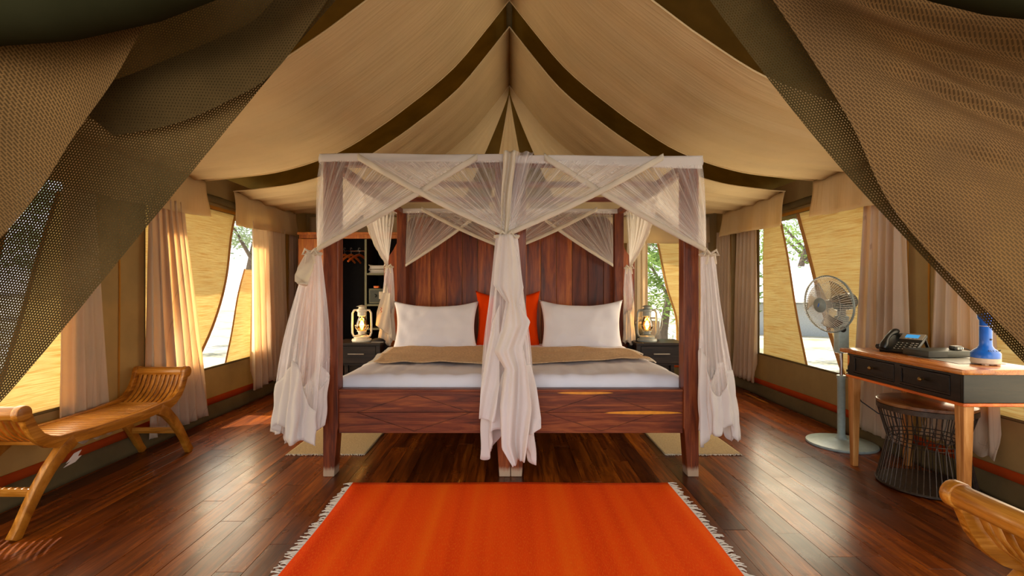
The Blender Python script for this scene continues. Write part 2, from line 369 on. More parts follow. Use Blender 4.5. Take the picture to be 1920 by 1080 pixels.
        if solid:
            m = o.modifiers.new('cloth thickness', 'SOLIDIFY'); m.thickness = solid; m.offset = 0
        return o
def thing(name, label, cat, loc=(0, 0, 0), rz=0, group=None):
    o = bpy.data.objects.new(name, None); COL.objects.link(o); o.location = loc; o.rotation_euler = (0, 0, rz)
    o['label'] = label; o['category'] = cat
    if group: o['group'] = group
    o.empty_display_size = .1
    return o
def tag(o, label, cat, group=None):
    o['label'] = label; o['category'] = cat
    if group: o['group'] = group
    return o
def struct(o): o['kind'] = 'structure'; return o
def stuff(o): o['kind'] = 'stuff'; return o
def copy_tree(o, parent=None):
    kids = [c for c in COL.objects if c.parent == o]
    c = o.copy(); COL.objects.link(c); c.parent = parent
    for k in kids: copy_tree(k, c)
    return c
def lerp(a, b, t): return a+(b-a)*t
def vl(a, b, t): return Vector(a).lerp(Vector(b), t)
def curve1(tab, x):
    for (a, fa), (b, fb) in zip(tab, tab[1:]):
        if x <= b: t = (x-a)/(b-a); return fa+(fb-fa)*max(0, t)
    return tab[-1][1]
def smooth_tab(tab, n=40):
    """Catmull-Rom resample of a table y(x)"""
    out = []
    for i in range(len(tab)-1):
        p0 = tab[max(i-1, 0)]; p1 = tab[i]; p2 = tab[i+1]; p3 = tab[min(i+2, len(tab)-1)]
        for k in range(n//len(tab)+1):
            t = k/(n//len(tab)+1)
            m1 = (p2[1]-p0[1])/(p2[0]-p0[0])*(p2[0]-p1[0]); m2 = (p3[1]-p1[1])/(p3[0]-p1[0])*(p2[0]-p1[0])
            h = (2*t**3-3*t**2+1)*p1[1]+(t**3-2*t**2+t)*m1+(-2*t**3+3*t**2)*p2[1]+(t**3-t**2)*m2
            out.append((lerp(p1[0], p2[0], t), h))
    out.append(tab[-1]); return out
# ================================================================== large structure
XL, XR, YF, YB = -2.77, 2.83, .98, 6.8
# ---- outdoors
g = MB()
def gz(x, y): 
    r = math.hypot(x, y-4); return -.45+.10*sin(x*.35)*cos(y*.28)+(max(0, r-22)*.012)
g.sheet(lambda u, v: (lerp(-60, 60, u), lerp(-14, 90, v), gz(lerp(-60, 60, u), lerp(-14, 90, v))), 60, 60)
struct(g.build('ground', 'ground'))

# ---- floor: individual varnished planks laid front to back
fl = MB().bx(XL-.25, XR+.25, -2.4, YB+.4, -.10, -.024).build('floor', 'bedwood', smooth=False); struct(fl)
rr = random.Random(3)
NP = 47; pw = (XR-XL+.10)/NP
for i in range(NP):
    x = XL-.05+pw*(i+.5); y = .2-rr.random()*1.2
    while y < YB:
        L = rr.uniform(1.5, 3.1); y1 = min(y+L, YB+.1)
        if YB-y1 < .5: y1 = YB+.1
        if y1 > .4 and y1-y > .05:
            o = MB().bx(-pw/2+.0006, pw/2-.0006, -(y1-y)/2+.0006, (y1-y)/2-.0006, -.024, 0).build('floor_plank', 'floor', fl, bevel=.0008, smooth=False)
            o.location = (x, (y+y1)/2, rr.uniform(-.0008, .0004))
        y = y1

# ---- canvas walls with window openings
def wall(name, axis, pos, a0, a1, z1, holes, t=.012):
    m = MB(); cuts = sorted({a0, a1}|{h[0] for h in holes}|{h[1] for h in holes})
    def bx(p0, p1, q0, q1):
        if axis == 'x': m.bx(pos-t/2, pos+t/2, p0, p1, q0, q1)
        else: m.bx(p0, p1, pos-t/2, pos+t/2, q0, q1)
    for p0, p1 in zip(cuts, cuts[1:]):
        hs = [h for h in holes if h[0] <= p0 and h[1] >= p1]
        if hs: bx(p0, p1, 0, hs[0][2]); bx(p0, p1, hs[0][3], z1)
        else: bx(p0, p1, 0, z1)
    return struct(m.build(name, 'canvas', smooth=False))
WZ0, WZ1 = .46, 1.94
HA, HB = (3.78, 5.66), (1.45, 3.17)
wl = wall('wall_left', 'x', XL, YF, YB, 2.26, [(HA[0], HA[1], WZ0, WZ1), (HB[0], HB[1], WZ0, WZ1)])
wr = wall('wall_right', 'x', XR, YF, YB, 2.26, [(HA[0], HA[1], WZ0, WZ1), (HB[0], HB[1], WZ0, WZ1)])
wk = wall('wall_back', 'y', YB, XL, XR, 2.26, [(1.72, 2.62, WZ0, WZ1)])
# vertical seams, rolled blind above the windows, corner poles (pieces of the walls)
for w, s in ((wl, 1), (wr, -1)):
    X = XL if s > 0 else XR
    for y in (3.34, 3.52, 5.80, 6.18): MB().tube([(X+s*.010, y, .2), (X+s*.012, y+.01, 1.2), (X+s*.010, y, 2.2)], .006, 6).build('seam', 'hem', w)
    for (a, b) in (HA, HB):
        MB().tube([(X+s*.03, lerp(a, b, k/8)-.02, 2.02+.004*sin(k*2.1)) for k in range(9)], .034, 10).build('blind_roll', 'skirt', w)
        MB().bx(X+s*.007, X+s*.016, a-.01, b+.01, 1.935, 1.965).build('blind_binding', 'hem', w, smooth=False)
MB().tube([(XR-.03, 6.22, .02), (XR-.03, 6.22, 2.2)], .032, 10).build('tent_pole', 'canvas', wr)
# skirt and rust band along the foot of the walls
def skirt(name, pts, n):
    m = MB(); b = MB()
    for (x0, y0, x1, y1, nx, ny) in pts:
        L = math.hypot(x1-x0, y1-y0)
        f = lambda u, z, off: (lerp(x0, x1, u)+nx*(off+.006*sin(u*L*5)*(1-z/.2)), lerp(y0, y1, u)+ny*(off+.006*sin(u*L*4+1)*(1-z/.2)), z)
        m.sheet(lambda u, v: f(u, .125*v, .055-.035*v+.012*sin(v*pi)), 40, 5)
        b.sheet(lambda u, v: f(u, .122+.062*v+.006*sin(u*L*2.3), .022), 40, 2)
    o = struct(m.build(name, 'skirt', solid=.004)); b.build('canvas_band', 'stripe', o, solid=.003); return o
skirt('baseboard_left', [(XL, YF, XL, YB, 1, 0)], 1)
skirt('baseboard_right', [(XR, YF, XR, YB, -1, 0)], 1)
skirt('baseboard_back', [(XL, YB, XR, YB, 0, -1)], 1)

# ---- windows: insect screen, woven shade panels drawn apart outside
def window(name, axis, pos, out, a0, a1, shades):
    """shades: outlines in (along wall, z)"""
    P = (lambda a, z, d: (pos+out*d, a, z)) if axis == 'x' else (lambda a, z, d: (a, pos+out*d, z))
    m = MB(); m.add([P(a0, WZ0, .004), P(a1, WZ0, .004), P(a1, WZ1, .004), P(a0, WZ1, .004)], [(0, 1, 2, 3)])
    # frame of canvas binding round the opening
    f = MB()
    for (p, q) in (((a0, WZ0), (a1, WZ0)), ((a1, WZ0), (a1, WZ1)), ((a1, WZ1), (a0, WZ1)), ((a0, WZ1), (a0, WZ0))):
        f.tube([P(p[0], p[1], 0), P((p[0]+q[0])/2, (p[1]+q[1])/2, 0), P(q[0], q[1], 0)], .010, 6)
    o = struct(f.build(name, 'skirt')); m.build('insect_screen', 'screen', o, smooth=False)
    for k, (edge, far, bind) in enumerate(shades):
        # edge: list of (a, z) from top to bottom, the free edge; far: along-wall coordinate of the fixed side
        zt, zb = edge[0][1], edge[-1][1]; tab = sorted((z, a) for a, z in edge); tab = smooth_tab(tab, 30) if len(tab) > 2 else tab
        E = lambda v: (curve1(tab, lerp(zt, zb, v)), lerp(zt, zb, v))
        d = lambda u, v: .035+.006*sin(v*7+u*3)*(1-.4*u)+.006*sin(u*9+v*4)
        s = MB().sheet(lambda u, v: P(lerp(E(v)[0], far, u), E(v)[1], d(u, v)), 16, 28)
        so = s.build('shade_panel', 'shade', o, solid=.002)
        MB().tube([P(E(v/20)[0], E(v/20)[1], d(0, v/20)-.004) for v in range(21)], bind, 6, flat=.4).build('shade_binding', 'hem', so)
    return o
# left far window (behind the bench), mirrored-like far window on the right, near windows, back window
window('window_1', 'x', XL, -1, *HA, [([(5.10, 1.95), (5.05, 1.79), (4.95, 1.31), (4.71, .85), (4.38, .44)], 3.74, .018),
                                     ([(5.28, 1.40), (5.12, 1.0), (4.91, .44)], 5.70, .013)])
window('window_2', 'x', XL, -1, *HB, [([(3.10, 1.80), (3.04, 1.60), (2.90, 1.15), (2.72, .62), (2.66, .44)], 3.22, .014),
                                     ([(2.86, 1.95), (2.80, 1.6), (2.68, 1.2), (2.40, .44)], 1.40, .014)])
window('window_3', 'x', XR, 1, *HA, [([(4.95, 1.95), (4.90, 1.80), (4.62, 1.15), (4.26, .44)], 3.74, .026),
                                    ([(5.28, 1.95), (5.24, 1.83), (5.02, 1.12), (4.79, .44)], 5.62, .017)])
window('window_4', 'x', XR, 1, *HB, [([(2.10, 1.95), (2.0, 1.2), (1.85, .44)], 3.22, .014)])
window('window_5', 'y', YB, 1, 1.72, 2.62, [([(2.00, 1.95), (2.06, 1.70), (2.16, 1.2), (2.28, .8), (2.30, .44)], 2.66, .026)])
# second piece of back window towards the corner
# ---- outer roof
RZ = 3.98
def roofz(x): return RZ-.585*abs(x)
m = MB()
for s in (-1, 1):
    m.sheet(lambda u, v: (s*lerp(0, 3.35, u), lerp(-1.9, 6.35+.7*u, v), roofz(3.35*u)-.03*sin(u*pi)), 14, 30)
# hipped back end
m.sheet(lambda u, v: (lerp(-1, 1, u)*3.35*v, lerp(6.35, 7.05, v), lerp(RZ, roofz(3.35), v)), 20, 12)
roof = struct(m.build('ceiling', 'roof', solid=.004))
MB().tube([(0, -1.8, RZ-.05), (0, 6.3, RZ-.05)], .03, 10).build('ridge_pole', 'skirt', roof)
for s in (-1, 1):
    for y in (2.6, 4.66): MB().tube([(s*.02, y, RZ-.03), (s*1.6, y, roofz(1.6)-.05), (s*3.2, y, roofz(3.2)-.02)], .007, 6).build('roof_seam', 'skirt', roof)

# ---- cream liner bays: they hang in a sagging curve and end in a valance along the wall
ZT = smooth_tab([(0, 3.76), (.26, 3.43), (.47, 3.18), (.69, 2.98), (.92, 2.80), (1.08, 2.68), (1.49, 2.42), (2.01, 2.24), (2.5, 2.17), (2.72, 2.15)], 60)
zl = lambda x: curve1(ZT, abs(x))
def bay(name, label, y0, y1, sag=.0, ph=0):
    t = thing(name, label, 'ceiling liner', (0, y0, 2.1))
    for s in (-1, 1):
        def fn(u, v):
            x = 2.70*(u**.85); y = lerp(0, y1-y0, v)
            fold = .010*sin(v*(y1-y0)*17+2*sin(u*3+ph)+ph)*(.25+u)+.006*sin(v*(y1-y0)*41+u*5)*(u**1.5)
            dz = fold-.045*sin(v*pi)*u*(1-u*.4)
            nb = -.03*sin(pi*u)*(1 if v < .5 else -1)*abs(2*v-1)**3*0
            return (s*x, y+nb, zl(x)+dz-2.1)
        o = MB().sheet(fn, 40, 60).build('liner_panel', 'liner', t, solid=.003)
        # rolled edge hem on both free edges
        for e in (0, 1):
            MB().tube([Vector(fn(k/30, e))+Vector((0, 0, -.002)) for k in range(31)], .006, 6).build('liner_hem', 'liner', o)
        # valance
        def val(u, v):
            y = lerp(0, y1-y0, u); z0 = zl(2.70)-2.1
            w = .018*sin(u*(y1-y0)*9+ph)*v+.01*sin(u*(y1-y0)*23+s)*v
            return (s*(2.695-.03*sin(v*pi)*0-w-.02*v), y+.012*sin(v*5)*(1-2*u), z0-.008-(.315+.02*sin(u*(y1-y0)*2.2+ph))*v)
        MB().sheet(val, 60, 8).build('valance', 'liner', t, solid=.003)
    return t
bay('ceiling_liner', 'wide cream liner sheet sagging across the roof nearest the entrance', 2.90, 4.43)
b2 = bay('ceiling_liner', 'cream liner sheet sagging behind the olive gap, directly over the bed', 4.88, 6.30, ph=2)
# hip end of the liner: two pleated side wings and a middle gusset fanning down from the ridge end
t = thing('ceiling_liner', 'gathered cream liner fanning down to the back wall with two dark slits', 'ceiling liner', (0, 6.3, 2.1))
for s in (-1, 1):
    def fn(u, v):
        xa = 2.70*(v**.85); A = Vector((xa, 0, zl(xa)-2.1))
        B = Vector((.015+.70*v, .06+.40*v, 3.66-2.1-1.47*v**.9))
        p = A.lerp(B, u); p.y += .28*sin(pi*u)*v*.5+.25*v*u*(1-u)
        p += Vector((0, -.03, .02))*sin(u*34+2*sin(v*2))*.6*v**.8*(.4+.6*sin(pi*u))
        p.x *= s; return p
    MB().sheet(fn, 90, 30).build('liner_panel', 'liner', t, solid=.002)
def fn(u, v):
    w = .30*v; x = lerp(-1, 1, u)*(.004+w); p = Vector((x, .07+.42*v, 3.66-2.1-1.47*v**.9)); p.y += .02*sin(u*22)*v; return p
MB().sheet(fn, 40, 20).build('liner_panel', 'liner', t, solid=.002)
# valance across the back wall
def val(u, v):
    x = lerp(-2.7, 2.7, u); return (x, .44-.02*v-.02*sin(u*40)*v, .06-.34*v-.02*sin(u*9)*v)
MB().sheet(val, 90, 6).build('valance', 'liner', t, solid=.003)

# ---- front gable and verandah floor edge are left open; the deck runs out under the fly
# ================================================================== trees, tent and timber outdoors
def tree(label, loc, h, cr, leafm='leaf', nclump=46, seed=0, flat=.5, group=None, lean=.1, nleaf=60):
    r = random.Random(seed); x, y = loc; z0 = gz(x, y)-.05
    t = thing('acacia_tree', label, 'tree', (x, y, z0))
    if group: t['group'] = group
    tk = MB(); top = Vector((lean*h, 0, h*.55)); tk.tube([(0, 0, 0), (lean*h*.3, .02*h, h*.25), top], [h*.035, h*.026, h*.018], 8)
    cl = []
    for k in range(9):
        a = r.random()*6.28; e = top+Vector((cos(a)*cr*.75*r.uniform(.4, 1), sin(a)*cr*.75*r.uniform(.4, 1), h*.4*r.uniform(.3, 1)))
        tk.tube([top-Vector((0, 0, h*.15*r.random())), (top+e)/2+Vector((r.uniform(-.2, .2), 0, .1)), e], [h*.012, h*.008, h*.003], 5); cl.append(e)
    tk.build('trunk', 'bark', t)
    lf = MB()
    nleaf = int(nleaf*1.7)
    for k in range(nclump):
        a = r.random()*6.28; q = r.random()**.5
        c = top+Vector((cos(a)*cr*q, sin(a)*cr*q, h*.25+r.uniform(-1, 1)*h*.45*flat))
        rad = cr*.22*r.uniform(.6, 1.3)
        for i in range(nleaf):
            d = Vector((r.gauss(0, 1), r.gauss(0, 1), r.gauss(0, .55)))*rad*.6; p = c+d
            e1 = Vector((r.uniform(-1, 1), r.uniform(-1, 1), r.uniform(-.6, .6))).normalized(); e2 = e1.cross(Vector((r.uniform(-1, 1), r.uniform(-1, 1), 1))).normalized()
            L = .052*r.uniform(.7, 1.5)*max(1, h/4.5)
            lf.add([p-e1*L, p+e2*L*.4, p+e1*L, p-e2*L*.4], [(0, 1, 2, 3)])
    stuff(lf.build('leaves', leafm, t, smooth=False))
    return t
tree('dusty acacia tree seen through the gap of the far left window', (-8.3, 15.2), 5.6, 2.5, 'leaf2', 60, 1, .6, nleaf=60)
tree('leafy tree filling the far right window gap above the white tent', (9.0, 12.2), 5.4, 3.3, 'leaf', 80, 2, .7, lean=-.1, nleaf=90)
tree('green tree close behind the tent, seen in the back window', (3.25, 10.6), 3.5, 1.5, 'leaf', 60, 3, .9, lean=.05, nleaf=110)
tree('tree seen through the netting at the left edge', (-12.5, 10.5), 4.6, 2.4, 'leaf2', 55, 4, .7, nleaf=90)
tree('distant acacia left of the timber table, grey with dust', (-23, 20), 6, 3.6, 'leaf2', 50, 5, .5)
tree('distant tree standing far behind the right window', (14.2, 25), 7, 4.5, 'leaf', 60, 6, .6)
tree('distant tree on the skyline beyond the back window', (6.2, 26), 7, 5, 'leaf2', 60, 8, .6)
tree('distant tree on the skyline beyond the far left window', (-11.5, 34), 7.5, 5, 'leaf2', 60, 9, .6)
# low scrub under the back window
t = thing('shrub', 'low grey green scrub on the sand outside the back window', 'bush', (3.4, 11.8, gz(3.4, 11.8))); m = MB(); r = random.Random(5)
for k in range(900):
    p = Vector((r.gauss(0, .9), r.gauss(0, .4), abs(r.gauss(0, .28)))); e1 = Vector((r.uniform(-1, 1), r.uniform(-1, 1), r.uniform(0, 1))).normalized()*.09; e2 = Vector((.02, .02, 0)); m.add([p-e1, p+e2, p+e1, p-e2], [(0, 1, 2, 3)])
stuff(m.build('leaves', 'leaf2', t, smooth=False))
# neighbouring white tent seen through the right window
t = thing('safari_tent', 'neighbouring tent with white pitched fly seen through the far right window', 'tent', (10.6, 19.6, gz(10.6, 19.6)), -.5)
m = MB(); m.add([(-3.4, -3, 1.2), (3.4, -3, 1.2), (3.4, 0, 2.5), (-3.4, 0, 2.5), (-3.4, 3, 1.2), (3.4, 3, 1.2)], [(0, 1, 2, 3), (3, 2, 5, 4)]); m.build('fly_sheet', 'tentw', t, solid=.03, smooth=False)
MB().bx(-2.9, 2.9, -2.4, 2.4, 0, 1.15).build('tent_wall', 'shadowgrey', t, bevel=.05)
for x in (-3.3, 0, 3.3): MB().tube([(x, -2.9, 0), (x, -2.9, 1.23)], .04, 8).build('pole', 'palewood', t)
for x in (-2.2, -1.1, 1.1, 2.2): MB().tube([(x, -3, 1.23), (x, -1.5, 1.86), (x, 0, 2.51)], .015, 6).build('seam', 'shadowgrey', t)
# timber table and rails outside the near left window
t = thing('picnic_table', 'grey timber table with benches seen through the netting on the left', 'table', (-6.5, 6.4, gz(-6.5, 6.4)), .5)
for k in range(4): MB().bx(-1.1, 1.1, -.36+k*.19, -.20+k*.19, .78, .83).build('table_board', 'palewood', t, bevel=.006)
for y in (-.72, .72): MB().bx(-1.1, 1.1, y-.13, y+.13, .44, .49).build('bench_board', 'palewood', t, bevel=.006)
for x in (-.8, .8):
    for s in (-1, 1): MB().tube([(x, s*.7, 0), (x, s*.22, .80)], .04, 6).build('leg', 'bark', t)
    MB().tube([(x, -.8, .41), (x, .8, .41)], .035, 6).build('crossbar', 'bark', t)
t = thing('timber_fence', 'pale timber rail fence beyond the table on the left', 'fence', (-9.2, 9.4, gz(-9.2, 9.4)), .7)
for z in (.55, 1.05, 1.5): MB().tube([(-2.6, 0, z), (0, .03, z+.02), (2.6, 0, z)], .045, 8).build('rail', 'palewood', t)
for x in (-2.4, -.8, .8, 2.4): MB().tube([(x, .06, 0), (x, .06, 1.7)], .05, 8).build('post', 'bark', t)

# ================================================================== curtains
def curtain(label, axis, pos, inn, a0t, a1t, a0b, a1b, zt, zb, npl, mat='curtain', amp=.028, seed=0, off=.05, zedge=0):
    """pleated curtain along a wall; a0t..a1t span at the top, a0b..a1b at the foot"""
    r = random.Random(seed); am = (a0t+a1t)/2; ph = [r.uniform(0, 6.28) for _ in range(3)]
    P = (lambda a, z, d: (pos+inn*d, a, z)) if axis == 'x' else (lambda a, z, d: (a, pos+inn*d, z))
    def fn(u, v):
        k = v**1.15; a = lerp(lerp(a0t, a1t, u), lerp(a0b, a1b, u), k)
        w = sin(u*npl*2*pi+ph[0]+.5*sin(v*3+ph[1]))
        d = off+amp*(.45+.9*v)*(w+.35*sin(u*npl*4.4*pi+ph[2]+v*2))*(1.0)
        a += .4*amp*cos(u*npl*2*pi+ph[0])
        zz = lerp(zt, zb+zedge*sin(u*pi*3+ph[1])+.012*w, v)
        d = max(d, .018 if zz > .34 else lerp(.066, .018, max(0, (zz-.22)/.12)))
        x = P(a, zz, d); return x
    m = MB().sheet(fn, max(40, npl*14), 34); c = fn(.5, 1)
    o = m.build('curtain', mat, solid=.002); return tag(o, label, 'curtain', None)
curtain('cream curtain on the left wall nearest the entrance, behind the bench', 'x', XL, 1, 3.06, 3.30, 3.02, 3.42, 1.90, .22, 4, seed=1, mat='lined', amp=.012, off=.025)
curtain('widest cream curtain on the left wall, beside the far arm of the bench', 'x', XL, 1, 3.72, 4.12, 3.70, 4.46, 1.90, .07, 6, seed=2, amp=.04, off=.075, mat='lined')
curtain('bright cream curtain at the far side of the far left window', 'x', XL, 1, 5.22, 5.98, 5.24, 6.02, 1.90, .14, 7, seed=3, amp=.035, off=.07, mat='lined', zedge=.02)
curtain('pinkish cream curtain in the back left corner beside the wardrobe', 'x', XL, 1, 6.16, 6.62, 6.14, 6.68, 1.92, .17, 5, seed=4)
curtain('cream curtain between the fan and the desk on the right', 'x', XR, -1, 3.50, 3.88, 3.46, 3.98, 1.92, .10, 5, seed=5, amp=.035, off=.07, mat='lined')
curtain('cream curtain behind the desk phone, below the netting', 'x', XR, -1, 2.92, 3.26, 2.84, 3.36, 1.92, .22, 5, seed=6, amp=.016, off=.036, mat='lined')
curtain('cream curtain at the far side of the far right window', 'x', XR, -1, 5.62, 6.06, 5.62, 6.14, 1.94, .13, 5, seed=7, amp=.03)
curtain('cream curtain in the back right corner beyond the tent pole', 'x', XR, -1, 6.28, 6.66, 6.26, 6.70, 1.94, .15, 4, seed=8, amp=.03)
curtain('narrow cream curtain left of the back window, behind the right lantern', 'y', YB, -1, 1.60, 1.88, 1.58, 1.88, 1.94, .15, 4, seed=9, amp=.022)
curtain('cream curtain right of the back window, beside the corner', 'y', YB, -1, 2.52, 2.70, 2.52, 2.72, 1.94, .15, 3, seed=10, amp=.02)
# ================================================================== the two four-poster beds, pushed together
YP0, YP1, PW = 3.17, 5.25, .096          # front of the front posts, front of the rear posts, post width
HT = 2.035
def post(t, x0, y0, outer, h):
    """square post, straight outer side, the inner side tapering to the foot"""
    z0, zt = 0, .29; w = PW; n = .026
    prof = [(0, 0), (w-n, 0), (w-n*.2, zt), (w, zt+.02), (w, h), (0, h)]
    if outer > 0: prof = [(w-p[0], p[1]) for p in prof][::-1]
    o = MB().prism([(x0+p[0], p[1]) for p in prof], 'y', y0, y0+w).build('post', 'bedwood', t, bevel=.004, smooth=False); return o
def bed(label, x0, x1, sap, group=None):
    t = thing('four_poster_bed', label, 'bed', (0, 0, 0))
    for (yy) in (YP0, YP1):
        post(t, x0, yy, -1, HT); post(t, x1-PW, yy, 1, HT)
    a, b = x0+PW, x1-PW
    # footboard: two wide boards with a carved diamond
    fy0, fy1 = YP0+.022, YP0+.060; cx = (a+b)/2-.02
    # each board is faced in three pieces so that the diamond stands as a real groove between them
    for (zo, zi, tip, gg) in ((.272, .4025, .286, 1), (.5355, .4055, .522, -1)):
        m = MB(); m.bx(a, b, fy0+.007, fy1, min(zo, zi), max(zo, zi)); g = .0035
        m.prism([(a, zo), (cx, zo), (cx, tip-gg*g), (cx-.36-g*2.6, zi), (a, zi)], 'y', fy0, fy0+.008)
        m.prism([(b, zo), (cx, zo), (cx, tip-gg*g), (cx+.36+g*2.6, zi), (b, zi)], 'y', fy0, fy0+.008)
        m.prism([(cx-.36+g*2.6, zi), (cx, tip+gg*g), (cx+.36-g*2.6, zi)], 'y', fy0, fy0+.008)
        m.build('footboard_plank', 'bedwood_x', t, smooth=False)
    MB().bx(a, b, fy0-.012, fy1+.02, .537, .553).build('footboard_cap', 'bedwood_x', t, bevel=.003, smooth=False)
    if sap:   # yellow sapwood inlays of the timber: lens-shaped, flush with the face
        for (xs, xe, z, hh) in ((a+.20, a+.56, .5285, .018), (a+.50, b-.002, .400, .026)):
            n = 14; pr = [(lerp(xs, xe, k/n), z+hh*.5*sin(pi*k/n)**.6) for k in range(n+1)]+[(lerp(xe, xs, k/n), z-hh*.5*sin(pi*k/n)**.7*(.6 if z < .5 else 1)) for k in range(1, n)]
            MB().prism(pr, 'y', fy0-.0018, fy0+.003).build('sapwood_streak', 'sap', t, smooth=False)['label'] = 'yellow sapwood streak'
    # side rails, mattress slats support, low headrail
    MB().bx(x0+.02, x0+.055, YP0+PW, YP1, .34, .50).build('side_rail', 'bedwood_x', t, bevel=.003, smooth=False)
    MB().bx(x1-.055, x1-.02, YP0+PW, YP1, .34, .50).build('side_rail', 'bedwood_x', t, bevel=.003, smooth=False)
    for k in range(7): MB().bx(x0+.055, x1-.055, YP0+.2+k*.29, YP0+.29+k*.29, .335, .355).build('bed_slat', 'bedwood_x', t, smooth=False)
    # canopy rails and cross slats on top
    for yy in (YP0+.012, YP1+.012): MB().bx(a, b, yy, yy+.06, HT-.055, HT-.005).build('canopy_rail', 'bedwood_x', t, bevel=.003, smooth=False)
    MB().bx(x0+.015, x0+.07, YP0+PW, YP1, HT-.055, HT-.005).build('canopy_rail', 'bedwood_x', t, bevel=.003, smooth=False)
    MB().bx(x1-.07, x1-.015, YP0+PW, YP1, HT-.055, HT-.005).build('canopy_rail', 'bedwood_x', t, bevel=.003, smooth=False)
    for yy in (3.86, 4.52): MB().bx(x0+.07, x1-.07, yy, yy+.07, HT-.045, HT-.010).build('canopy_slat', 'bedwood_x', t, bevel=.003, smooth=False)
    return t
XB = (-1.185, .006, .010, 1.205)
bed('left of the two joined dark four-poster beds, plain brown footboard with carved diamond', XB[0], XB[1], False)
bed('right of the two joined dark four-poster beds, yellow sapwood streaks across its footboard', XB[2], XB[3], True)
# headboard screen behind the posts, one plank at a time
t = thing('headboard', 'tall glossy red brown plank headboard standing behind the beds', 'headboard', (0, 5.40, 0))
NB = 16; bw = 2.72/NB
def hz(x):
    x = abs(x); return 1.97 if x < 1.02 else 1.52+.45*(.5+.5*cos(pi*min(1, (x-1.02)/.34)))
for k in range(NB):
    a = -1.36+k*bw; n = 8; tp = [(lerp(a+.0015, a+bw-.0015, j/n), hz(lerp(a, a+bw, j/n))) for j in range(n+1)]
    MB().prism([(a+.0015, .05)]+[(a+bw-.0015, .05)]+tp[::-1], 'y', .0, .028).build('headboard_plank', 'headwood', t, bevel=.004, smooth=False)
for z in (.25, 1.1): MB().bx(-1.34, 1.34, .03, .06, z, z+.09).build('batten', 'bedwood_x', t, smooth=False)
for x in (-1.3, 1.25): MB().bx(x, x+.05, .0, .03, 0, .05).build('foot', 'bedwood', t, smooth=False)

# bedding --------------------------------------------------------------
def duvet(label, x0, x1, y0, y1, z0, z1, lo, ro, seed):
    """soft box: lo/ro = how far the sheet hangs out over the left/right rail"""
    r = random.Random(seed); t = thing('mattress', label, 'mattress', ((x0+x1)/2, (y0+y1)/2, z0)); cx, cy = (x0+x1)/2, (y0+y1)/2
    MB().bx(x0+.03-cx, x1-.03-cx, y0+.03-cy, y1-.02-cy, 0, (z1-z0)*.6).build('mattress_core', 'white', t, bevel=.03)
    def fn(u, v):
        s = 2*u-1; q = 2*v-1
        ex = abs(s)**1; cu = lambda w: math.copysign((1-(1-min(1, abs(w)))**1.0), w)
        # top surface with rounded rims that fold down
        X = s*1.10; Y = q*1.06; dz = 0
        if abs(X) > 1: dz -= (abs(X)-1)*(1.0 if True else 0); 
        if abs(Y) > 1: dz -= (abs(Y)-1)*2.0
        xx = math.copysign(min(1, abs(X)), X); yy = math.copysign(min(1, abs(Y)), Y)
        edge = max(0, abs(xx)-.88)/.12; edgey = max(0, abs(yy)-.95)/.05
        z = (z1-z0)-.045*edge**2-.04*edgey**2+dz*(1.0)
        w = noise.noise(Vector((xx*3+seed, yy*5, 2)))*.012+noise.noise(Vector((xx*9, yy*2.5+seed, 5)))*.006
        if dz < 0: w += .006*sin(xx*30)+.004*sin(xx*57+1)
        px = (xx*(x1-x0)/2); 
        if s < 0: px -= lo*(abs(xx)**6)*(.7+.5*noise.noise(Vector((yy*3, seed, 1))))
        else: px += ro*(abs(xx)**6)*(.7+.5*noise.noise(Vector((yy*3, seed, 9))))
        py = yy*(y1-y0)/2-(.012*sin(xx*22)+.01*sin(xx*9))*(1 if q < 0 else 0)*max(0, abs(Y)-1)*10
        return (px, py, z+w)
    MB().sheet(fn, 90, 90).build('bed_sheet', 'sheet', t, solid=.004); return t
duvet('left white mattress and loose white sheet behind the plain footboard', -1.075, -.004, 3.275, 5.21, .37, .625, .11, 0, 1)
duvet('right white mattress and loose white sheet behind the streaked footboard', .014, 1.10, 3.275, 5.21, .37, .625, 0, .11, 2)
def throw(label, A, B, C, D, z, seed):
    """cloth lying across the bed; A,B far corners left/right, D,C near corners left/right"""
    c = (Vector(A)+Vector(B)+Vector(C)+Vector(D))/4
    t = thing('bed_runner', label, 'throw', (c.x, c.y, z))
    def fn(u, v):
        p = vl(vl(A, B, u), vl(D, C, u), v)
        p2 = Vector((p.x-c.x+.02*noise.noise(Vector((v*3, seed, u))), p.y-c.y+.10*noise.noise(Vector((u*3, seed, v))), .012*noise.noise(Vector((u*6, v*4, seed)))+.006*sin(v*11+u*4)+.012))
        ex = abs(p.x)
        if ex > 1.08: p2.z -= (ex-1.08)*.35
        return p2
    MB().sheet(fn, 50, 26).build('cloth', 'runner', t, solid=.006)
    f = MB(); r = random.Random(seed)
    for e in (0, 1):
        for k in range(34):
            p = Vector(fn(e, k/33)); d = (-1 if e == 0 else 1); q = p+Vector((d*.04, r.uniform(-.01, .01), -.008 if abs(p.x+c.x) < 1.08 else -.03)); f.tube([p, (p+q)/2+Vector((0, 0, .003)), q], [.0035, .003, .006], 4)
    stuff(f.build('fringe', 'net_cream', t)); return t
throw('tan woven throw lying across the left mattress', (-1.08, 4.62, 0), (-.12, 4.66, 0), (-.10, 3.62, 0), (-1.02, 3.75, 0), .640, 1)
throw('tan woven throw across the right mattress, its corner over the edge', (.10, 4.60, 0), (1.06, 4.55, 0), (1.10, 3.88, 0), (.12, 3.66, 0), .640, 2)
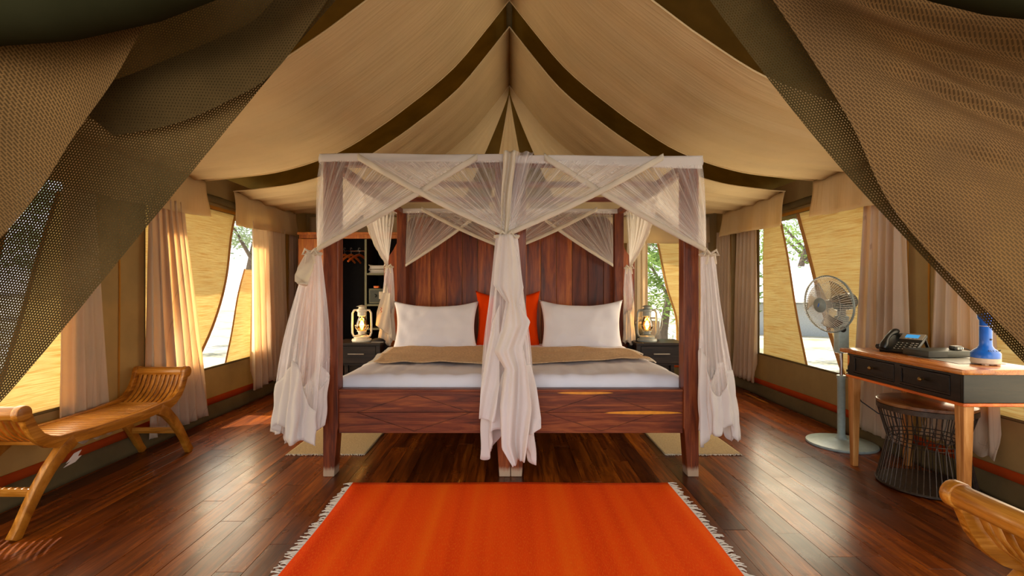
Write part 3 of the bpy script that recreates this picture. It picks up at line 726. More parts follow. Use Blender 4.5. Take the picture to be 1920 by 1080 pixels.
def pillow(label, cx, cy, cz, w, h, th, mat, tilt, rz=0, seed=0, group=None, name='pillow'):
    t = MB(); N = 30
    def P(u, v, s):
        a, b = 2*u-1, 2*v-1
        prof = max(0, (1-abs(a)**3.2))**.55*max(0, (1-abs(b)**3.2))**.55
        pin = 1-.11*(1-abs(b)**2)*abs(a)**3; pin2 = 1-.24*(1-abs(a)**2)*abs(b)**3
        x = a*w/2*pin; y = b*h/2*pin2
        wr = noise.noise(Vector((a*2.2+seed, b*2.2, s)))*.020+noise.noise(Vector((a*5+seed, b*3, s*3)))*.012*(abs(a)+abs(b))+noise.noise(Vector((a*11, b*4+a*5, seed)))*.006
        return Vector((x, s*(th/2*prof+wr*prof**.5)+.0, y))
    for s in (-1, 1): t.sheet(lambda u, v: P(u, v, s), N, N)
    t.uv = None
    R = Euler((tilt, 0, rz)).to_matrix(); t.v = [tuple(R@Vector(p)) for p in t.v]
    o = t.build(name, mat); o.location = (cx, cy, cz)
    bm = bmesh.new(); bm.from_mesh(o.data); bmesh.ops.remove_doubles(bm, verts=bm.verts, dist=.0008); bmesh.ops.recalc_face_normals(bm, faces=bm.faces); bm.to_mesh(o.data); bm.free()
    for p in o.data.polygons: p.use_smooth = True
    return tag(o, label, 'pillow', group)
pillow('white pillow leaning at the head of the left bed', -.735, 4.98, .81, .86, .54, .15, 'sheet', -.28, .03, 1)
pillow('white pillow leaning at the head of the right bed', .72, 4.98, .81, .84, .56, .15, 'sheet', -.26, -.05, 2)
pillow('bright orange cushion half hidden behind the middle net bundle', -.015, 5.06, .875, .66, .60, .15, 'orange_c', -.12, 0, 3)

# ================================================================== mosquito net
t = thing('mosquito_net', 'white mosquito net tied to the posts of the joined beds', 'mosquito net', (0, 0, 0)); NETT = t
xl, xm, xr = -1.20, -.0, 1.22; ZB = HT+.012
# opaque band round the canopy rails
def band(p0, p1, z0, z1, sag0=0, sag1=0, nrm=(0, -1)):
    L = (Vector(p1)-Vector(p0)).length
    fn = lambda u, v: (lerp(p0[0], p1[0], u)+nrm[0]*.006*sin(u*L*6+v*3), lerp(p0[1], p1[1], u)+nrm[1]*.006*sin(u*L*7+v*3), lerp(lerp(z1, z0, v)-.0, lerp(z1, z0, v), u)+lerp(sag0, sag1, u)*v+.003*sin(u*L*5))
    return MB().sheet(fn, 50, 6).build('net_band', 'net_hem', t, solid=.002)
band((xl, YP0-.02), (xm-.03, YP0-.02), HT-.038, ZB)
band((xm+.0, YP0-.022), (xr, YP0-.022), HT-.045, ZB-.012, 0, -.035)
band((xl, YP0-.02), (xl, YP1+.1), HT-.045, ZB-.01, nrm=(-1, 0)); band((xr, YP0-.02), (xr, YP1+.1), HT-.06, ZB-.02, nrm=(1, 0))
band((xl, YP1-.02), (xr, YP1-.02), HT-.05, ZB-.015)
def swag(T0, T1, G, nrm, seed, hem='net_cream', spread=.05, sagk=.06, hw=.021):
    """net gathered from the rail span T0..T1 (T0 next to the post, T1 the free end) to the tie G"""
    T0, T1, G, n = Vector(T0), Vector(T1), Vector(G), Vector(nrm); r = random.Random(seed)
    ph = [r.uniform(0, 6.28) for _ in range(4)]; dn = Vector((0, 0, -1))
    def fn(u, v):
        top = T0.lerp(T1, u); g = G+Vector((0, 0, .05*(1-u)-.02*u))
        p = top.lerp(g, v)
        p += dn*(sagk*u+.006)*sin(pi*v)*(top-g).length*.35
        amp = .034*(1-v)**.6*min(1, v*5)
        w = sin(u*46+ph[0]+1.5*sin(u*5))+.5*sin(u*91+ph[1])
        p += n*(amp*w*.5+.025*sin(v*pi)*(.3+u)+.004+spread*v*.5)
        return p
    o = MB().sheet(fn, 120, 30, lambda u, v: (u*(T1-T0).length, v)).build('net_swag', 'net', t)
    MB().sheet(lambda a_, b_: fn(1, b_)+n*(.008+.006*sin(a_*pi))+Vector((0, 0, 1))*(a_*hw*2.1*(1-.3*b_))+n*.004*sin(b_*40+a_*3), 6, 40).build('net_hem', hem, o, solid=.003)
    return o
ZR = HT-.03; yf = YP0-.015; nf = (0, -1, 0)
GL = (-1.195, YP0-.035, 1.445); GM = (-.015, YP0-.05, 1.535); GR = (1.225, YP0-.03, 1.440)
swag((xl, yf, ZR), (-.20, yf, ZR), GL, nf, 1, spread=.05)
swag((xm-.03, yf, ZR), (-.955, yf, ZR), GM, nf, 2, spread=.09)
swag((xr, yf, ZR-.03), (.22, yf, ZR), GR, nf, 4, spread=.05)
swag((xm+.05, yf, ZR), (.97, yf, ZR), GM, nf, 3, spread=.08)
# head end
yb = YP1-.02; GBL = (-1.20, YP1-.03, 1.43); GBM = (.0, YP1-.04, 1.60); GBR = (1.20, YP1-.03, 1.43)
swag((-1.08, yb, ZR), (-.25, yb, ZR), (-1.08, YP1-.03, 1.44), nf, 5); swag((-.06, yb, ZR), (-.92, yb, ZR), GBM, nf, 6)
swag((1.08, yb, ZR), (.22, yb, ZR), (1.08, YP1-.03, 1.44), nf, 7); swag((.06, yb, ZR), (.92, yb, ZR), GBM, nf, 8)
# sides
for s, G0, G1, x in ((-1, GL, (-1.245, YP1-.04, 1.44), xl), (1, GR, (1.235, YP1-.04, 1.43), xr)):
    swag((x, YP0+.0, ZR), (x, 4.55, ZR), G0, (s, 0, 0), 10+s, spread=.02); swag((x, YP1+.02, ZR), (x, 4.05, ZR), G1, (s, 0, 0), 14+s, spread=.03)

def bundle(G, zb, wtop, wbot, dx, zhem, seed, nf_=9, depth=.5, front=-1, mat2='net_hem', ww=None, dzb=.10, ydrift=0, pleatlow=1.0):
    """gathered net hanging from the tie: sheer above zhem, cotton border below; uneven foot"""
    r = random.Random(seed); ph = [r.uniform(0, 6.28) for _ in range(5)]; G = Vector(G)
    def ring(u, z):
        h = (G.z-z)/(G.z-zb); a = u*2*pi
        wd = lerp(wtop, wbot, h**.8)/2*(1+.10*sin(h*6+ph[4])); cx = G.x+dx*h**1.1; cy = G.y+ydrift*h
        pl = 1+(.16*sin(a*nf_+ph[0]+1.2*sin(h*3))+.09*sin(a*nf_*2.3+ph[1]))*pleatlow
        return Vector((cx+wd*cos(a)*pl, cy+wd*depth*sin(a)*pl, z))
    foot = lambda u: zb+dzb*(.5+.5*sin(u*2*pi*2+ph[2]))+dzb*.5*sin(u*2*pi*5+ph[3])*.6
    hem = lambda u: zhem+.10*sin(u*2*pi*2+ph[1])+.07*sin(u*2*pi*3+ph[2])
    def up(u, v): return ring(u, lerp(G.z, hem(u), v))
    def lo(u, v): return ring(u, lerp(hem(u), foot(u), v))+Vector((.004*sin(u*60+v*9), -.004, 0))
    o = MB().sheet(up, 150, 26, lambda u, v: (u, 1-v)).build('net_bundle', 'net_b', t)
    MB().sheet(lo, 150, 14).build('cotton_border', mat2, o, solid=.0015)
    MB().tube([ring(k/60, G.z-.012)+Vector((0, 0, .004*sin(k)))+(ring(k/60, G.z-.012)-Vector((G.x, G.y, G.z)))*.15 for k in range(60)], .009, 6, closed=True).build('tie_cord', 'net_cream', o)
    for s in (-1, 1): MB().tube([(G.x, G.y-.05, G.z-.01), (G.x+s*.03, G.y-.065, G.z+.012), (G.x+s*.045, G.y-.06, G.z-.02), (G.x+s*.02, G.y-.062, G.z-.02), (G.x+s*.03, G.y-.06, G.z-.075)], [.008, .009, .009, .008, .006], 6).build('bow_loop', 'net_cream', o)
    return o
def jabot(parent, L, R, nrmy, waves, amp, mat, seed, base):
    """cascading folded panel between two zigzag edges, given as (x, z) polylines from top to bottom"""
    def poly(P, v):
        n = len(P)-1; k = min(int(v*n), n-1); f = v*n-k; f = f*f*(3-2*f)*.5+f*.5; return lerp(P[k][0], P[k+1][0], f), lerp(P[k][1], P[k+1][1], f)
    def fn(u, v):
        a = poly(L, v); b = poly(R, v); x, z = lerp(a[0], b[0], u), lerp(a[1], b[1], u)
        y = base+nrmy*(amp*(sin(u*waves+v*5+seed)+.4*sin(u*waves*2.3+v*9))*(.3+.7*v)+.03*v)
        return (x, y, z)
    return MB().sheet(fn, 50, 60).build('net_ruffle', mat, parent, solid=.002)
# front left bundle drifting out to the left
b = bundle((-1.215, YP0-.07, 1.425), .25, .07, .31, -.10, .62, 2, depth=.5, ydrift=-.03, dzb=.10, nf_=7, pleatlow=1.3)
jabot(b, [(-1.23, 1.43), (-1.29, 1.32), (-1.31, 1.28), (-1.30, 1.24)], [(-1.19, 1.43), (-1.20, 1.30), (-1.215, 1.22), (-1.24, 1.21)], -1, 4, .02, 'net_cream', 1, YP0-.12)
# middle bundle
b = bundle((-.015, YP0-.09, 1.53), .16, .12, .32, .01, .62, 5, nf_=7, depth=.5, dzb=.16)
jabot(b, [(-.06, 1.52), (-.085, 1.35), (-.095, 1.22), (-.02, 1.12), (-.05, .95), (-.09, .82), (-.03, .72), (-.055, .50), (-.045, .26), (.02, .155)],
         [(.02, 1.52), (.06, 1.35), (.085, 1.20), (.06, 1.10), (.125, 1.00), (.08, .85), (.105, .72), (.13, .50), (.11, .34), (.09, .19)], -1, 8, .040, 'net_hem', 2, YP0-.20)
jabot(b, [(-.10, 1.0), (-.14, .80), (-.17, .60), (-.18, .42)], [(-.06, 1.1), (-.06, .85), (-.06, .62), (-.085, .40)], -1, 6, .016, 'net_hem', 4, YP0-.16)
jabot(b, [(.05, .72), (.04, .55), (.05, .40), (.08, .30)], [(.13, .74), (.165, .60), (.19, .42), (.19, .36)], -1, 5, .02, 'net_hem', 6, YP0-.15)
# the net hangs thick above the middle tie as well
def up(u, v): return (lerp(lerp(-.035, .155, u), lerp(-.06, .03, u), v**.8), YP0-.045-.02*sin(u*19+v*2)-.03*v, lerp(HT+.018, 1.53, v))
MB().sheet(up, 60, 24, lambda u, v: (u*.5, .5+.5*v)).build('net_fall', 'net_b', t)
def up(u, v): return (lerp(lerp(-.035, .04, u), lerp(-.055, .0, u), v**.8)+.003*sin(v*9), YP0-.075-.02*sin(u*9+v*3)-.03*v, lerp(HT+.016, 1.52, v))
MB().sheet(up, 30, 30).build('net_ruffle', 'net_cream', t, solid=.002)
# front right bundle
b = bundle((1.235, YP0-.06, 1.42), .24, .07, .22, .075, .66, 7, nf_=7, depth=.5, dzb=.10)
# rear bundles; a small red laundry mark is stitched on the left one
b = bundle((-1.25, YP1-.06, 1.43), .62, .05, .17, -.025, 1.10, 8, nf_=6, depth=.6, mat2='net_cream', dzb=.05)
jabot(b, [(-1.30, 1.15), (-1.36, .95), (-1.37, .82), (-1.30, .78)], [(-1.22, 1.15), (-1.22, .9), (-1.20, .72), (-1.20, .68)], -1, 6, .02, 'net_cream', 2, YP1-.13)
MB().tube([(-1.310, YP1-.165, 1.00), (-1.300, YP1-.168, .99), (-1.312, YP1-.168, .975), (-1.300, YP1-.168, .96), (-1.310, YP1-.165, .95)], .0035, 5).build('stitched_mark', 'red', b)
b = bundle((1.235, YP1-.06, 1.42), .62, .05, .12, .01, 1.0, 9, nf_=6, depth=.6, mat2='net_cream', dzb=.04)

# ================================================================== nightstands, lanterns
def nightstand(label, x0, x1):
    cx = (x0+x1)/2; t = thing('nightstand', label, 'nightstand', (cx, 4.95, 0)); w = (x1-x0)/2; D = .40; H = .655
    MB().bx(-w, w, -.01, D, H-.025, H).build('top', 'blackwood', t, bevel=.003, smooth=False)
    for x in (-w+.005, w-.045):
        for y in (0, D-.045): MB().bx(x, x+.04, y, y+.04, 0, H-.025).build('leg', 'blackwood', t, bevel=.002, smooth=False)
    MB().bx(-w+.046, w-.046, .02, D-.02, .43, H-.027).build('case', 'blackwood', t, smooth=False)
    d = MB().bx(-w+.05, w-.05, .004, .022, .45, H-.035).build('drawer', 'blackwood', t, bevel=.003, smooth=False)
    h = MB(); h.tube([(-.08, -.014, .545), (.08, -.014, .545)], .006, 8)
    for x in (-.06, .06): h.tube([(x, -.014, .545), (x, .006, .545)], .004, 6)
    h.build('handle', 'steel', d)
    MB().bx(-w+.03, w-.03, .02, D-.02, .15, .17).build('lower_shelf', 'blackwood', t, smooth=False)
    MB().bx(-w+.046, w-.046, D-.03, D-.02, .17, .43).build('back_panel', 'blackwood', t, smooth=False)
    return t
nightstand('black wooden nightstand left of the beds, in front of the wardrobe', -1.76, -1.28)
nightstand('black wooden nightstand right of the beds, under the back window', 1.26, 1.76)
def lantern(label, loc, col, rz=0, bail=False):
    t = thing('hurricane_lantern', label, 'lantern', loc, rz)
    MB().lathe([(.094, 0), (.100, .012), (.094, .030), (.076, .034), (.078, .050), (.060, .066), (.03, .074)], 28).build('fuel_tank', col, t)
    MB().lathe([(.03, .074), (.036, .080), (.036, .098), (.048, .102), (.044, .112)], 20).build('burner', col, t)
    MB().lathe([(.040, .112), (.058, .145), (.060, .165), (.050, .205), (.036, .245), (.034, .258)], 24).build('glass_globe', 'amber', t)
    MB().lathe([(.034, .255), (.042, .262), (.042, .300), (.050, .306), (.050, .325), (.030, .338), (.030, .350), (.056, .356), (.022, .368), (.0, .372)], 24).build('chimney_cap', col, t)
    for s in (-1, 1): MB().tube([(s*.048, 0, .320), (s*.078, 0, .318), (s*.094, 0, .290), (s*.098, 0, .17), (s*.096, 0, .09), (s*.084, 0, .058), (s*.06, 0, .052)], .0105, 8).build('side_tube', col, t)
    g = MB()
    for z, rr_ in ((.128, .056), (.165, .066)): g.tube([(rr_*cos(2*pi*k/24), rr_*sin(2*pi*k/24), z) for k in range(24)], .002, 5, closed=True)
    for k in range(8):
        a = 2*pi*k/8; g.tube([(.045*cos(a), .045*sin(a), .112), (.062*cos(a+.2), .062*sin(a+.2), .14), (.066*cos(a+.4), .066*sin(a+.4), .165)], .002, 5)
    g.build('globe_guard', col, t)
    MB().lathe([(.0, .118), (.010, .12), (.010, .135), (.022, .160), (.022, .180), (.010, .21), (.0, .218)], 16).build('light_bulb', 'bulb', t)
    bp = [(s_*.106, -.02, .30) for s_ in (1,)]
    if bail: MB().tube([(-.10, 0, .30)]+[(.10+.05*sin(k/10*pi), -.02, .335-.27*k/10) for k in range(11)], .004, 6).build('bail_handle', col, t)
    else: MB().tube([(-.098, -.02, .08), (-.06, -.085, .055), (.02, -.10, .07), (.098, -.02, .10)], .003, 6).build('bail_handle', 'wiredark', t)
    ld = bpy.data.lights.new('lantern_light', 'POINT'); lo = bpy.data.objects.new('lantern_light', ld); COL.objects.link(lo); ld.energy = 5; ld.color = (1, .62, .26); ld.shadow_soft_size = .03
    lo.location = (loc[0], loc[1]-.0, loc[2]+.19); return t
lantern('cream enamel hurricane lantern glowing on the left nightstand', (-1.50, 5.07, .656), 'lampw')
lantern('grey enamel hurricane lantern glowing on the right nightstand', (1.40, 5.07, .656), 'lampg', bail=True)
# small things on the nightstands
t = thing('eye_mask', 'dark rounded cloth item beside the cream lantern', 'cloth', (-1.33, 5.05, .656))
MB().sheet(lambda u, v: (.075*cos(2*pi*u)*(1-v)**.5, .05*sin(2*pi*u)*(1-v)**.5, .002+.035*v**.7+.004*sin(u*19)*(1-v)), 30, 8).build('cloth', 'darkcloth', t, solid=.002)
MB().bx(-.05, .07, -.075, -.055, 0, .006).build('card', 'paper', t, smooth=False)
t = thing('radio_case', 'grey case standing behind the grey lantern', 'case', (1.44, 5.22, .656))
MB().bx(-.13, .13, -.03, .05, 0, .20).build('body', 'greybox', t, bevel=.015)
MB().bx(-.16, -.05, -.04, -.03, 0.0, .17).build('front_panel', 'charcoal', t, bevel=.008)
MB().tube([(-.1, 0, .19), (-.1, 0, .23), (.1, 0, .23), (.1, 0, .19)], .008, 8).build('handle', 'greybox', t)

# ================================================================== wardrobe
t = thing('wardrobe', 'open orange brown wooden wardrobe with black lining behind the left nightstand', 'wardrobe', (-1.87, 5.95, 0))
w0, w1, H, D = -.64, .63, 1.865, .55
MB().bx(w0, w0+.03, 0, D, 0, H-.03).build('side_panel', 'wardwood', t, bevel=.003, smooth=False); MB().bx(w1-.03, w1, 0, D, 0, H-.03).build('side_panel', 'wardwood', t, bevel=.003, smooth=False)
MB().bx(w0-.015, w1+.015, -.02, D, H-.03, H).build('cornice', 'wardwood', t, bevel=.004, smooth=False)
MB().bx(w0+.03, w1-.03, -.005, .02, H-.075, H-.03).build('top_rail', 'wardwood', t, bevel=.002, smooth=False)
MB().bx(w0+.03, w1-.03, D-.015, D-.002, .02, H-.03).build('back_panel', 'wardin', t, smooth=False)
MB().bx(w0+.03, w1-.03, .0, D-.016, .04, .07).build('bottom_shelf', 'wardin', t, smooth=False)
MB().bx(.145, .165, .01, D-.02, .07, H-.08).build('divider', 'wardin', t, smooth=False); MB().bx(.143, .167, .0, .009, .07, H-.08).build('divider_edge', 'divider', t, smooth=False)
for z in (1.355, .985, .70): MB().bx(.17, w1-.032, .0, D-.02, z, z+.022).build('shelf', 'divider', t, smooth=False)
d = MB().bx(w0+.0, -.22, -.026, -.003, .05, H-.08).build('door', 'wardwood', t, bevel=.004, smooth=False); d['label'] = 'closed plain orange door'
MB().lathe([(.006, 0), (.006, .015), (.014, .02), (.012, .03), (0, .034)], 12).build('knob', 'brass', d).location = (-.25, -.026, 1.0)
d.children[0].rotation_euler = (pi/2, 0, 0)
d2 = MB().bx(w0+.06, w0+.36, .0, .0001, 0, 0.0001) if False else None
MB().tube([(-.60, .26, 1.66), (.14, .26, 1.66)], .010, 8).build('clothes_rail', 'chrome', t)
def hanger(label, x, rz):
    t = thing('coat_hanger', label, 'hanger', (-1.87+x, 6.18, 1.673), rz, 'hangers on the wardrobe rail')
    MB().ribbon([(-.20, -.155), (-.14, -.115), (-.05, -.075), (0, -.062), (.05, -.075), (.14, -.115), (.20, -.155)], [.022, .026, .028, .03, .028, .026, .022], 'y', -.008, .008).build('shoulder_bar', 'hanger', t, bevel=.003)
    MB().tube([(0, 0, -.055), (0, 0, -.012), (-.018, 0, .002), (-.012, 0, .022), (.008, 0, .024), (.016, 0, .010)], .0025, 6).build('hook', 'steel', t); return t
hanger('orange wooden hanger farthest right in the dark wardrobe, nearest the shelves', .01, 1.15); hanger('orange wooden hanger in the middle of the wardrobe rail', -.09, 1.25); hanger('orange wooden hanger farthest left on the wardrobe rail, mostly behind the net', -.17, 1.2)
for k in range(2):
    o = MB().lathe([(0, 0)], 3) if False else None
    t = thing('folded_towel', ('lower white folded towel on the upper wardrobe shelf', 'upper white folded towel on the wardrobe shelf, its top corner raised')[k], 'towel', (-1.58, 5.99, 1.378+k*.05), .05*k)
    n = 14; sp = [(-.10, .004), (.09, .004), (.11, .024), (.09, .046), (-.10+.02*k, .046+.03*k)]
    MB().ribbon([(-.105, .006), (.09, .006), (.108, .014), (.105, .026), (.09, .030), (-.09, .036), (-.11, .040+.012*k)], .012, 'y', 0, .22).build('towel_fold', 'towel', t, bevel=.003)
    MB().bx(-.10, .10, .005, .215, .0, .046).build('towel_core', 'towel', t, bevel=.012)
t = thing('safe', 'small grey green safe with keypad on the middle wardrobe shelf', 'safe', (-1.55, 5.98, 1.008))
MB().bx(-.145, .145, 0, .3, 0, .19).build('body', 'safe', t, bevel=.006)
d = MB().bx(-.13, .13, -.008, 0, .012, .178).build('door', 'divider', t, bevel=.004)
d2 = MB().bx(-.12, .12, -.010, -.007, .022, .168).build('door_inset', 'safe', d, smooth=False)
MB().bx(-.01, .05, -.018, -.010, .06, .15).build('keypad', 'offwhite', d, bevel=.004)
MB().tube([(-.06, -.010, .10), (-.06, -.03, .10)], [.02, .016], 14).build('knob', 'safe', d)
t = thing('small_box', 'small red brown box lying on top of the safe', 'box', (-1.60, 5.99, 1.199)); MB().bx(-.03, .03, 0, .08, 0, .02).build('body', 'bead', t, bevel=.003); MB().bx(-.032, .032, -.002, .082, .018, .026).build('lid', 'hanger', t, bevel=.003)
# ================================================================== rugs
def rug(name, label, x0, x1, y0, y1, mat, fr_x, fr_y, nf_, fl, cat='rug', seed=0, wave=.0, th=.007):
    t = thing(name, label, cat, ((x0+x1)/2, (y0+y1)/2, 0)); w, h = (x1-x0)/2, (y1-y0)/2
    N = 40
    def e(u, v): return (lerp(-w, w, u)+wave*sin(v*9+seed)*(abs(2*u-1)), lerp(-h, h, v)+wave*sin(u*11+seed), 0)
    m = MB(); m.sheet(lambda u, v: Vector(e(u, v))+Vector((0, 0, th*.5+.0015+.0012*sin(u*7+v*5))), N, N)
    m.build('weave', mat, t, solid=th)
    f = MB(); r = random.Random(seed)
    def strand(p, d):
        L = fl*r.uniform(.6, 1.15); a = r.gauss(0, .35); d = Vector((d[0]*cos(a)-d[1]*sin(a), d[0]*sin(a)+d[1]*cos(a), 0)); p = Vector(p)+Vector((0, 0, .006)); q = p+d*L
        s = Vector((-d.y, d.x, 0)); q.z = .004; c = (p+q)/2+s*r.uniform(-.006, .006)+Vector((0, 0, .003)); f.tube([p, c, q], [.0042, .0034, .0022], 4)
    for k in range(nf_):
        v = (k+.5)/nf_
        if fr_x:
            strand(e(0, v), (-1, 0)); strand(e(1, v), (1, 0))
        if fr_y:
            strand(e(v, 0), (0, -1)); strand(e(v, 1), (0, 1))
    stuff(f.build('fringe', 'net_cream', t)); return t
rug('floor_rug', 'large bright orange flat woven rug with cream fringe on the floor', -.955, .975, 1.45, 3.055, 'rug', True, False, 130, .05, seed=2, wave=.004)
rug('bedside_mat', 'beige woven mat with fringe on the floor left of the beds', -1.60, -1.035, 3.58, 5.0, 'mat', False, True, 60, .022, 'mat', 3)
rug('bedside_mat', 'beige woven mat with fringe on the floor right of the beds', 1.115, 1.665, 3.58, 5.0, 'mat', False, True, 60, .022, 'mat', 4)

# ================================================================== scroll-armed benches
def bench(label, loc, rz, sc=1.0):
    """long axis local y, seat height .41, curled slatted arms at both ends"""
    t = thing('scroll_bench', label, 'bench', loc, rz); W2 = .19
    arm = [(.34, .395), (.42, .398), (.475, .415), (.525, .45), (.56, .495), (.583, .545), (.597, .585), (.61, .605)]
    armo = []
    for i, (y, z) in enumerate(arm): armo.append((y, z))
    for s in (-1, 1):          # side frames: one flowing board each side
        x0, x1 = (W2-.032, W2) if s > 0 else (-W2, -W2+.032)
        pts = [(-y, z) for y, z in armo[::-1]]+[(-.2, .385), (0, .382), (.2, .385)]+armo
        wd = [.050, .050, .050, .052, .055, .060, .062, .062]; wd = wd[::-1]; W_ = wd[::-1]+[.062, .062, .062]+wd
        sr = MB().ribbon(pts, W_, 'x', x0, x1)
        for e in (-1, 1): sr.prism([(e*.612+.040*cos(a_*pi/9), .592+.040*sin(a_*pi/9)) for a_ in range(18)], 'x', x0-.0012, x1+.0012)
        sr.build('side_rail', 'teak_y', t, bevel=.004)
        for e in (-1, 1):
            # sabre leg sweeping outwards to the floor
            lp = [(.33, .385), (.40, .345), (.47, .275), (.53, .20), (.585, .115), (.625, .045), (.655, .0)]
            lp = [(e*y, z) for y, z in lp]; lw = [.07, .068, .062, .056, .05, .048, .054]
            MB().ribbon(lp, lw, 'x', x0-.003, x1+.003).build('leg', 'teak', t, bevel=.005)
    for e in (-1, 1):
        # scrolled top rail
        MB().prism([(e*.612+.034*cos(a_*pi/9), .592+.034*sin(a_*pi/9)) for a_ in range(18)], 'x', -W2+.030, W2-.030).build('top_rail', 'teak_x', t, bevel=.003)
        MB().bx(-W2+.03, W2-.03, e*.425-.012, e*.425+.012, .385, .41).build('arm_rail', 'teak_x', t, bevel=.003)
        for k in range(9):
            x = lerp(-W2+.058, W2-.058, k/8)
            MB().ribbon([(e*y, z) for y, z in [(.43, .404), (.475, .424), (.52, .458), (.557, .505), (.578, .55), (.593, .588)]], .010, 'x', x-.011, x+.011).build('arm_slat', 'teak', t, bevel=.002)
        MB().bx(-W2+.03, W2-.03, e*.54-.012, e*.54+.012, .165, .205).build('stretcher', 'teak_x', t, bevel=.003)
    for k in range(22):
        y = lerp(-.395, .395, k/21); MB().bx(-W2+.031, W2-.031, y-.0152, y+.0152, .393, .408).build('seat_slat', 'teak_x', t, bevel=.002)
    t.scale = (sc, sc, sc); return t
BN = bench('golden teak scroll-armed bench along the left wall, below the netting', (-2.53, 3.02, 0), 0)
MB().prism([(-.335, .31), (-.385, .272), (-.35, .278), (-.40, .255), (-.33, .262), (-.29, .285), (-.315, .287), (-.29, .315)], 'x', .186, .189).build('cloth_tag', 'net_hem', BN, smooth=False)['label'] = 'small white cloth tag under the seat'
bench('golden teak bench in the lower right corner, only its curled slatted arm showing', (1.93, 1.295, 0), pi/2)

# ================================================================== desk
t = thing('writing_desk', 'console desk with orange top and black two-drawer front against the right wall', 'desk', (2.27, 2.50, 0))
DW, DL, DH = .47, .93, .79
MB().prism([(0, .0), (DW, .0), (DW, DL), (.0, DL)], 'z', DH-.028, DH).build('top', 'desktop', t, bevel=.006)
a0, a1, b0, b1 = .035, DW-.02, .03, DL-.03
MB().bx(a0, a1, b0, b0+.02, DH-.175, DH-.03).build('end_apron', 'deskdark_sap', t, bevel=.002, smooth=False)
MB().bx(a0, a1, b1-.02, b1, DH-.175, DH-.03).build('end_apron', 'deskdark_sap', t, bevel=.002, smooth=False)
MB().bx(a1-.02, a1, b0, b1, DH-.175, DH-.03).build('back_apron', 'deskdark', t, smooth=False)
f = MB(); f.bx(a0, a0+.02, b0+.02, b1-.02, DH-.175, DH-.155); f.bx(a0, a0+.02, b0+.02, b1-.02, DH-.045, DH-.03)
for y0, y1 in ((b0+.02, b0+.075), ((b0+b1)/2-.02, (b0+b1)/2+.02), (b1-.06, b1-.02)): f.bx(a0, a0+.02, y0, y1, DH-.155, DH-.045)
f.build('front_frame', 'deskdark', t, smooth=False)
MB().bx(a0-.010, a1, b0-.010, b1+.005, DH-.192, DH-.176).build('bead_moulding', 'bead', t, bevel=.004, smooth=False)
for y0, y1 in ((b0+.078, (b0+b1)/2-.022), ((b0+b1)/2+.022, b1-.062)):
    m = MB().bx(a0+.003, a0+.30, y0, y1, DH-.152, DH-.048); d = m.build('drawer', 'deskdark', t, bevel=.002, smooth=False)
    e = MB()
    for (p0, p1, q0, q1) in ((y0, y1, DH-.152, DH-.140), (y0, y1, DH-.060, DH-.048), (y0, y0+.014, DH-.14, DH-.06), (y1-.014, y1, DH-.14, DH-.06)): e.bx(a0-.003, a0+.004, p0, p1, q0, q1)
    e.build('drawer_moulding', 'deskdark', d, bevel=.0015, smooth=False)
    k = MB().lathe([(.005, 0), (.005, .012), (.012, .017), (.013, .024), (.007, .03), (0, .031)], 14).build('knob', 'brass', d); k.location = (a0-.0, (y0+y1)/2, DH-.098); k.rotation_euler = (0, -pi/2, 0)
for x in (a0-.0, a1-.055):
    for y in (b0-.0, b1-.055):
        c = (x+.0275, y+.0275); MB().box((c[0], c[1], (DH-.192)/2), (.055, .055, DH-.192), taper=.62).build('leg', 'deskleg', t, bevel=.003, smooth=False)
# --- telephone
t = thing('desk_phone', 'black office telephone with blue screen on the desk', 'telephone', (2.50, 3.17, DH+.001), -1.15)
t.scale = (.9, .9, .9); tl = .62   # face tilt
R = Euler((tl, 0, 0)).to_matrix()
def tb(x0, x1, y0, y1, z0, z1, o=(0, -.07, .016)):
    m = MB().bx(x0, x1, y0, y1, z0, z1); m.v = [tuple(R@Vector(p)+Vector(o)) for p in m.v]; return m
tb(-.105, .115, -.02, .18, -.012, .012).build('body', 'black', t, bevel=.005)
tb(-.03, .112, .115, .178, .012, .016).build('display_panel', 'greyplate', t, bevel=.002)
tb(.000, .082, .130, .164, .016, .0175).build('screen', 'lcd', t, smooth=False)
m = MB()
for i in range(4):
    for j in range(3): tb(-.022+j*.026, -.004+j*.026, .000+i*.021, .013+i*.021, .012, .0165).build('key', 'charcoal', t, bevel=.0015, smooth=False)
for i in range(4):
    for j in range(3):
        q = tb(-.017+j*.026, -.010+j*.026, .004+i*.021, .009+i*.021, .0165, .0169); m.add(q.v, q.f)
for i in range(5):
    q = tb(.062, .078, -.004+i*.020, .000+i*.020, .012, .0135); m.add(q.v, q.f)
    q = tb(.088, .104, -.004+i*.020, .000+i*.020, .012, .0135); m.add(q.v, q.f)
for j in range(3): q = tb(.006+j*.026, .018+j*.026, .121, .125, .016, .017); m.add(q.v, q.f)
m.build('key_print', 'key', t, smooth=False)
hs = []
for k in range(13):
    u = k/12; p = R@Vector((-.070, -.02+.20*u, .028+.030*sin(pi*u))); hs.append(p+Vector((0, -.07, .016)))
MB().tube(hs, [.022, .027, .027, .022, .018, .017, .017, .017, .018, .022, .027, .027, .022], 12, flat=.8).build('handset', 'black', t)
st = MB()
for x in (-.07, .09): st.box((x, .115, .055), (.02, .012, .135), rot=(-.35+.9, 0, 0))
st.bx(-.08, .10, .065, .15, 0, .012); st.build('stand', 'black', t, bevel=.003)
MB().tube([(-.09+.030*cos(a/14*2*pi*3)*1-.03, -.02+a*.004, .020+.018*sin(a/14*2*pi*3)+.004) for a in range(60)], .003, 5).build('coiled_cord', 'black', t) if False else None
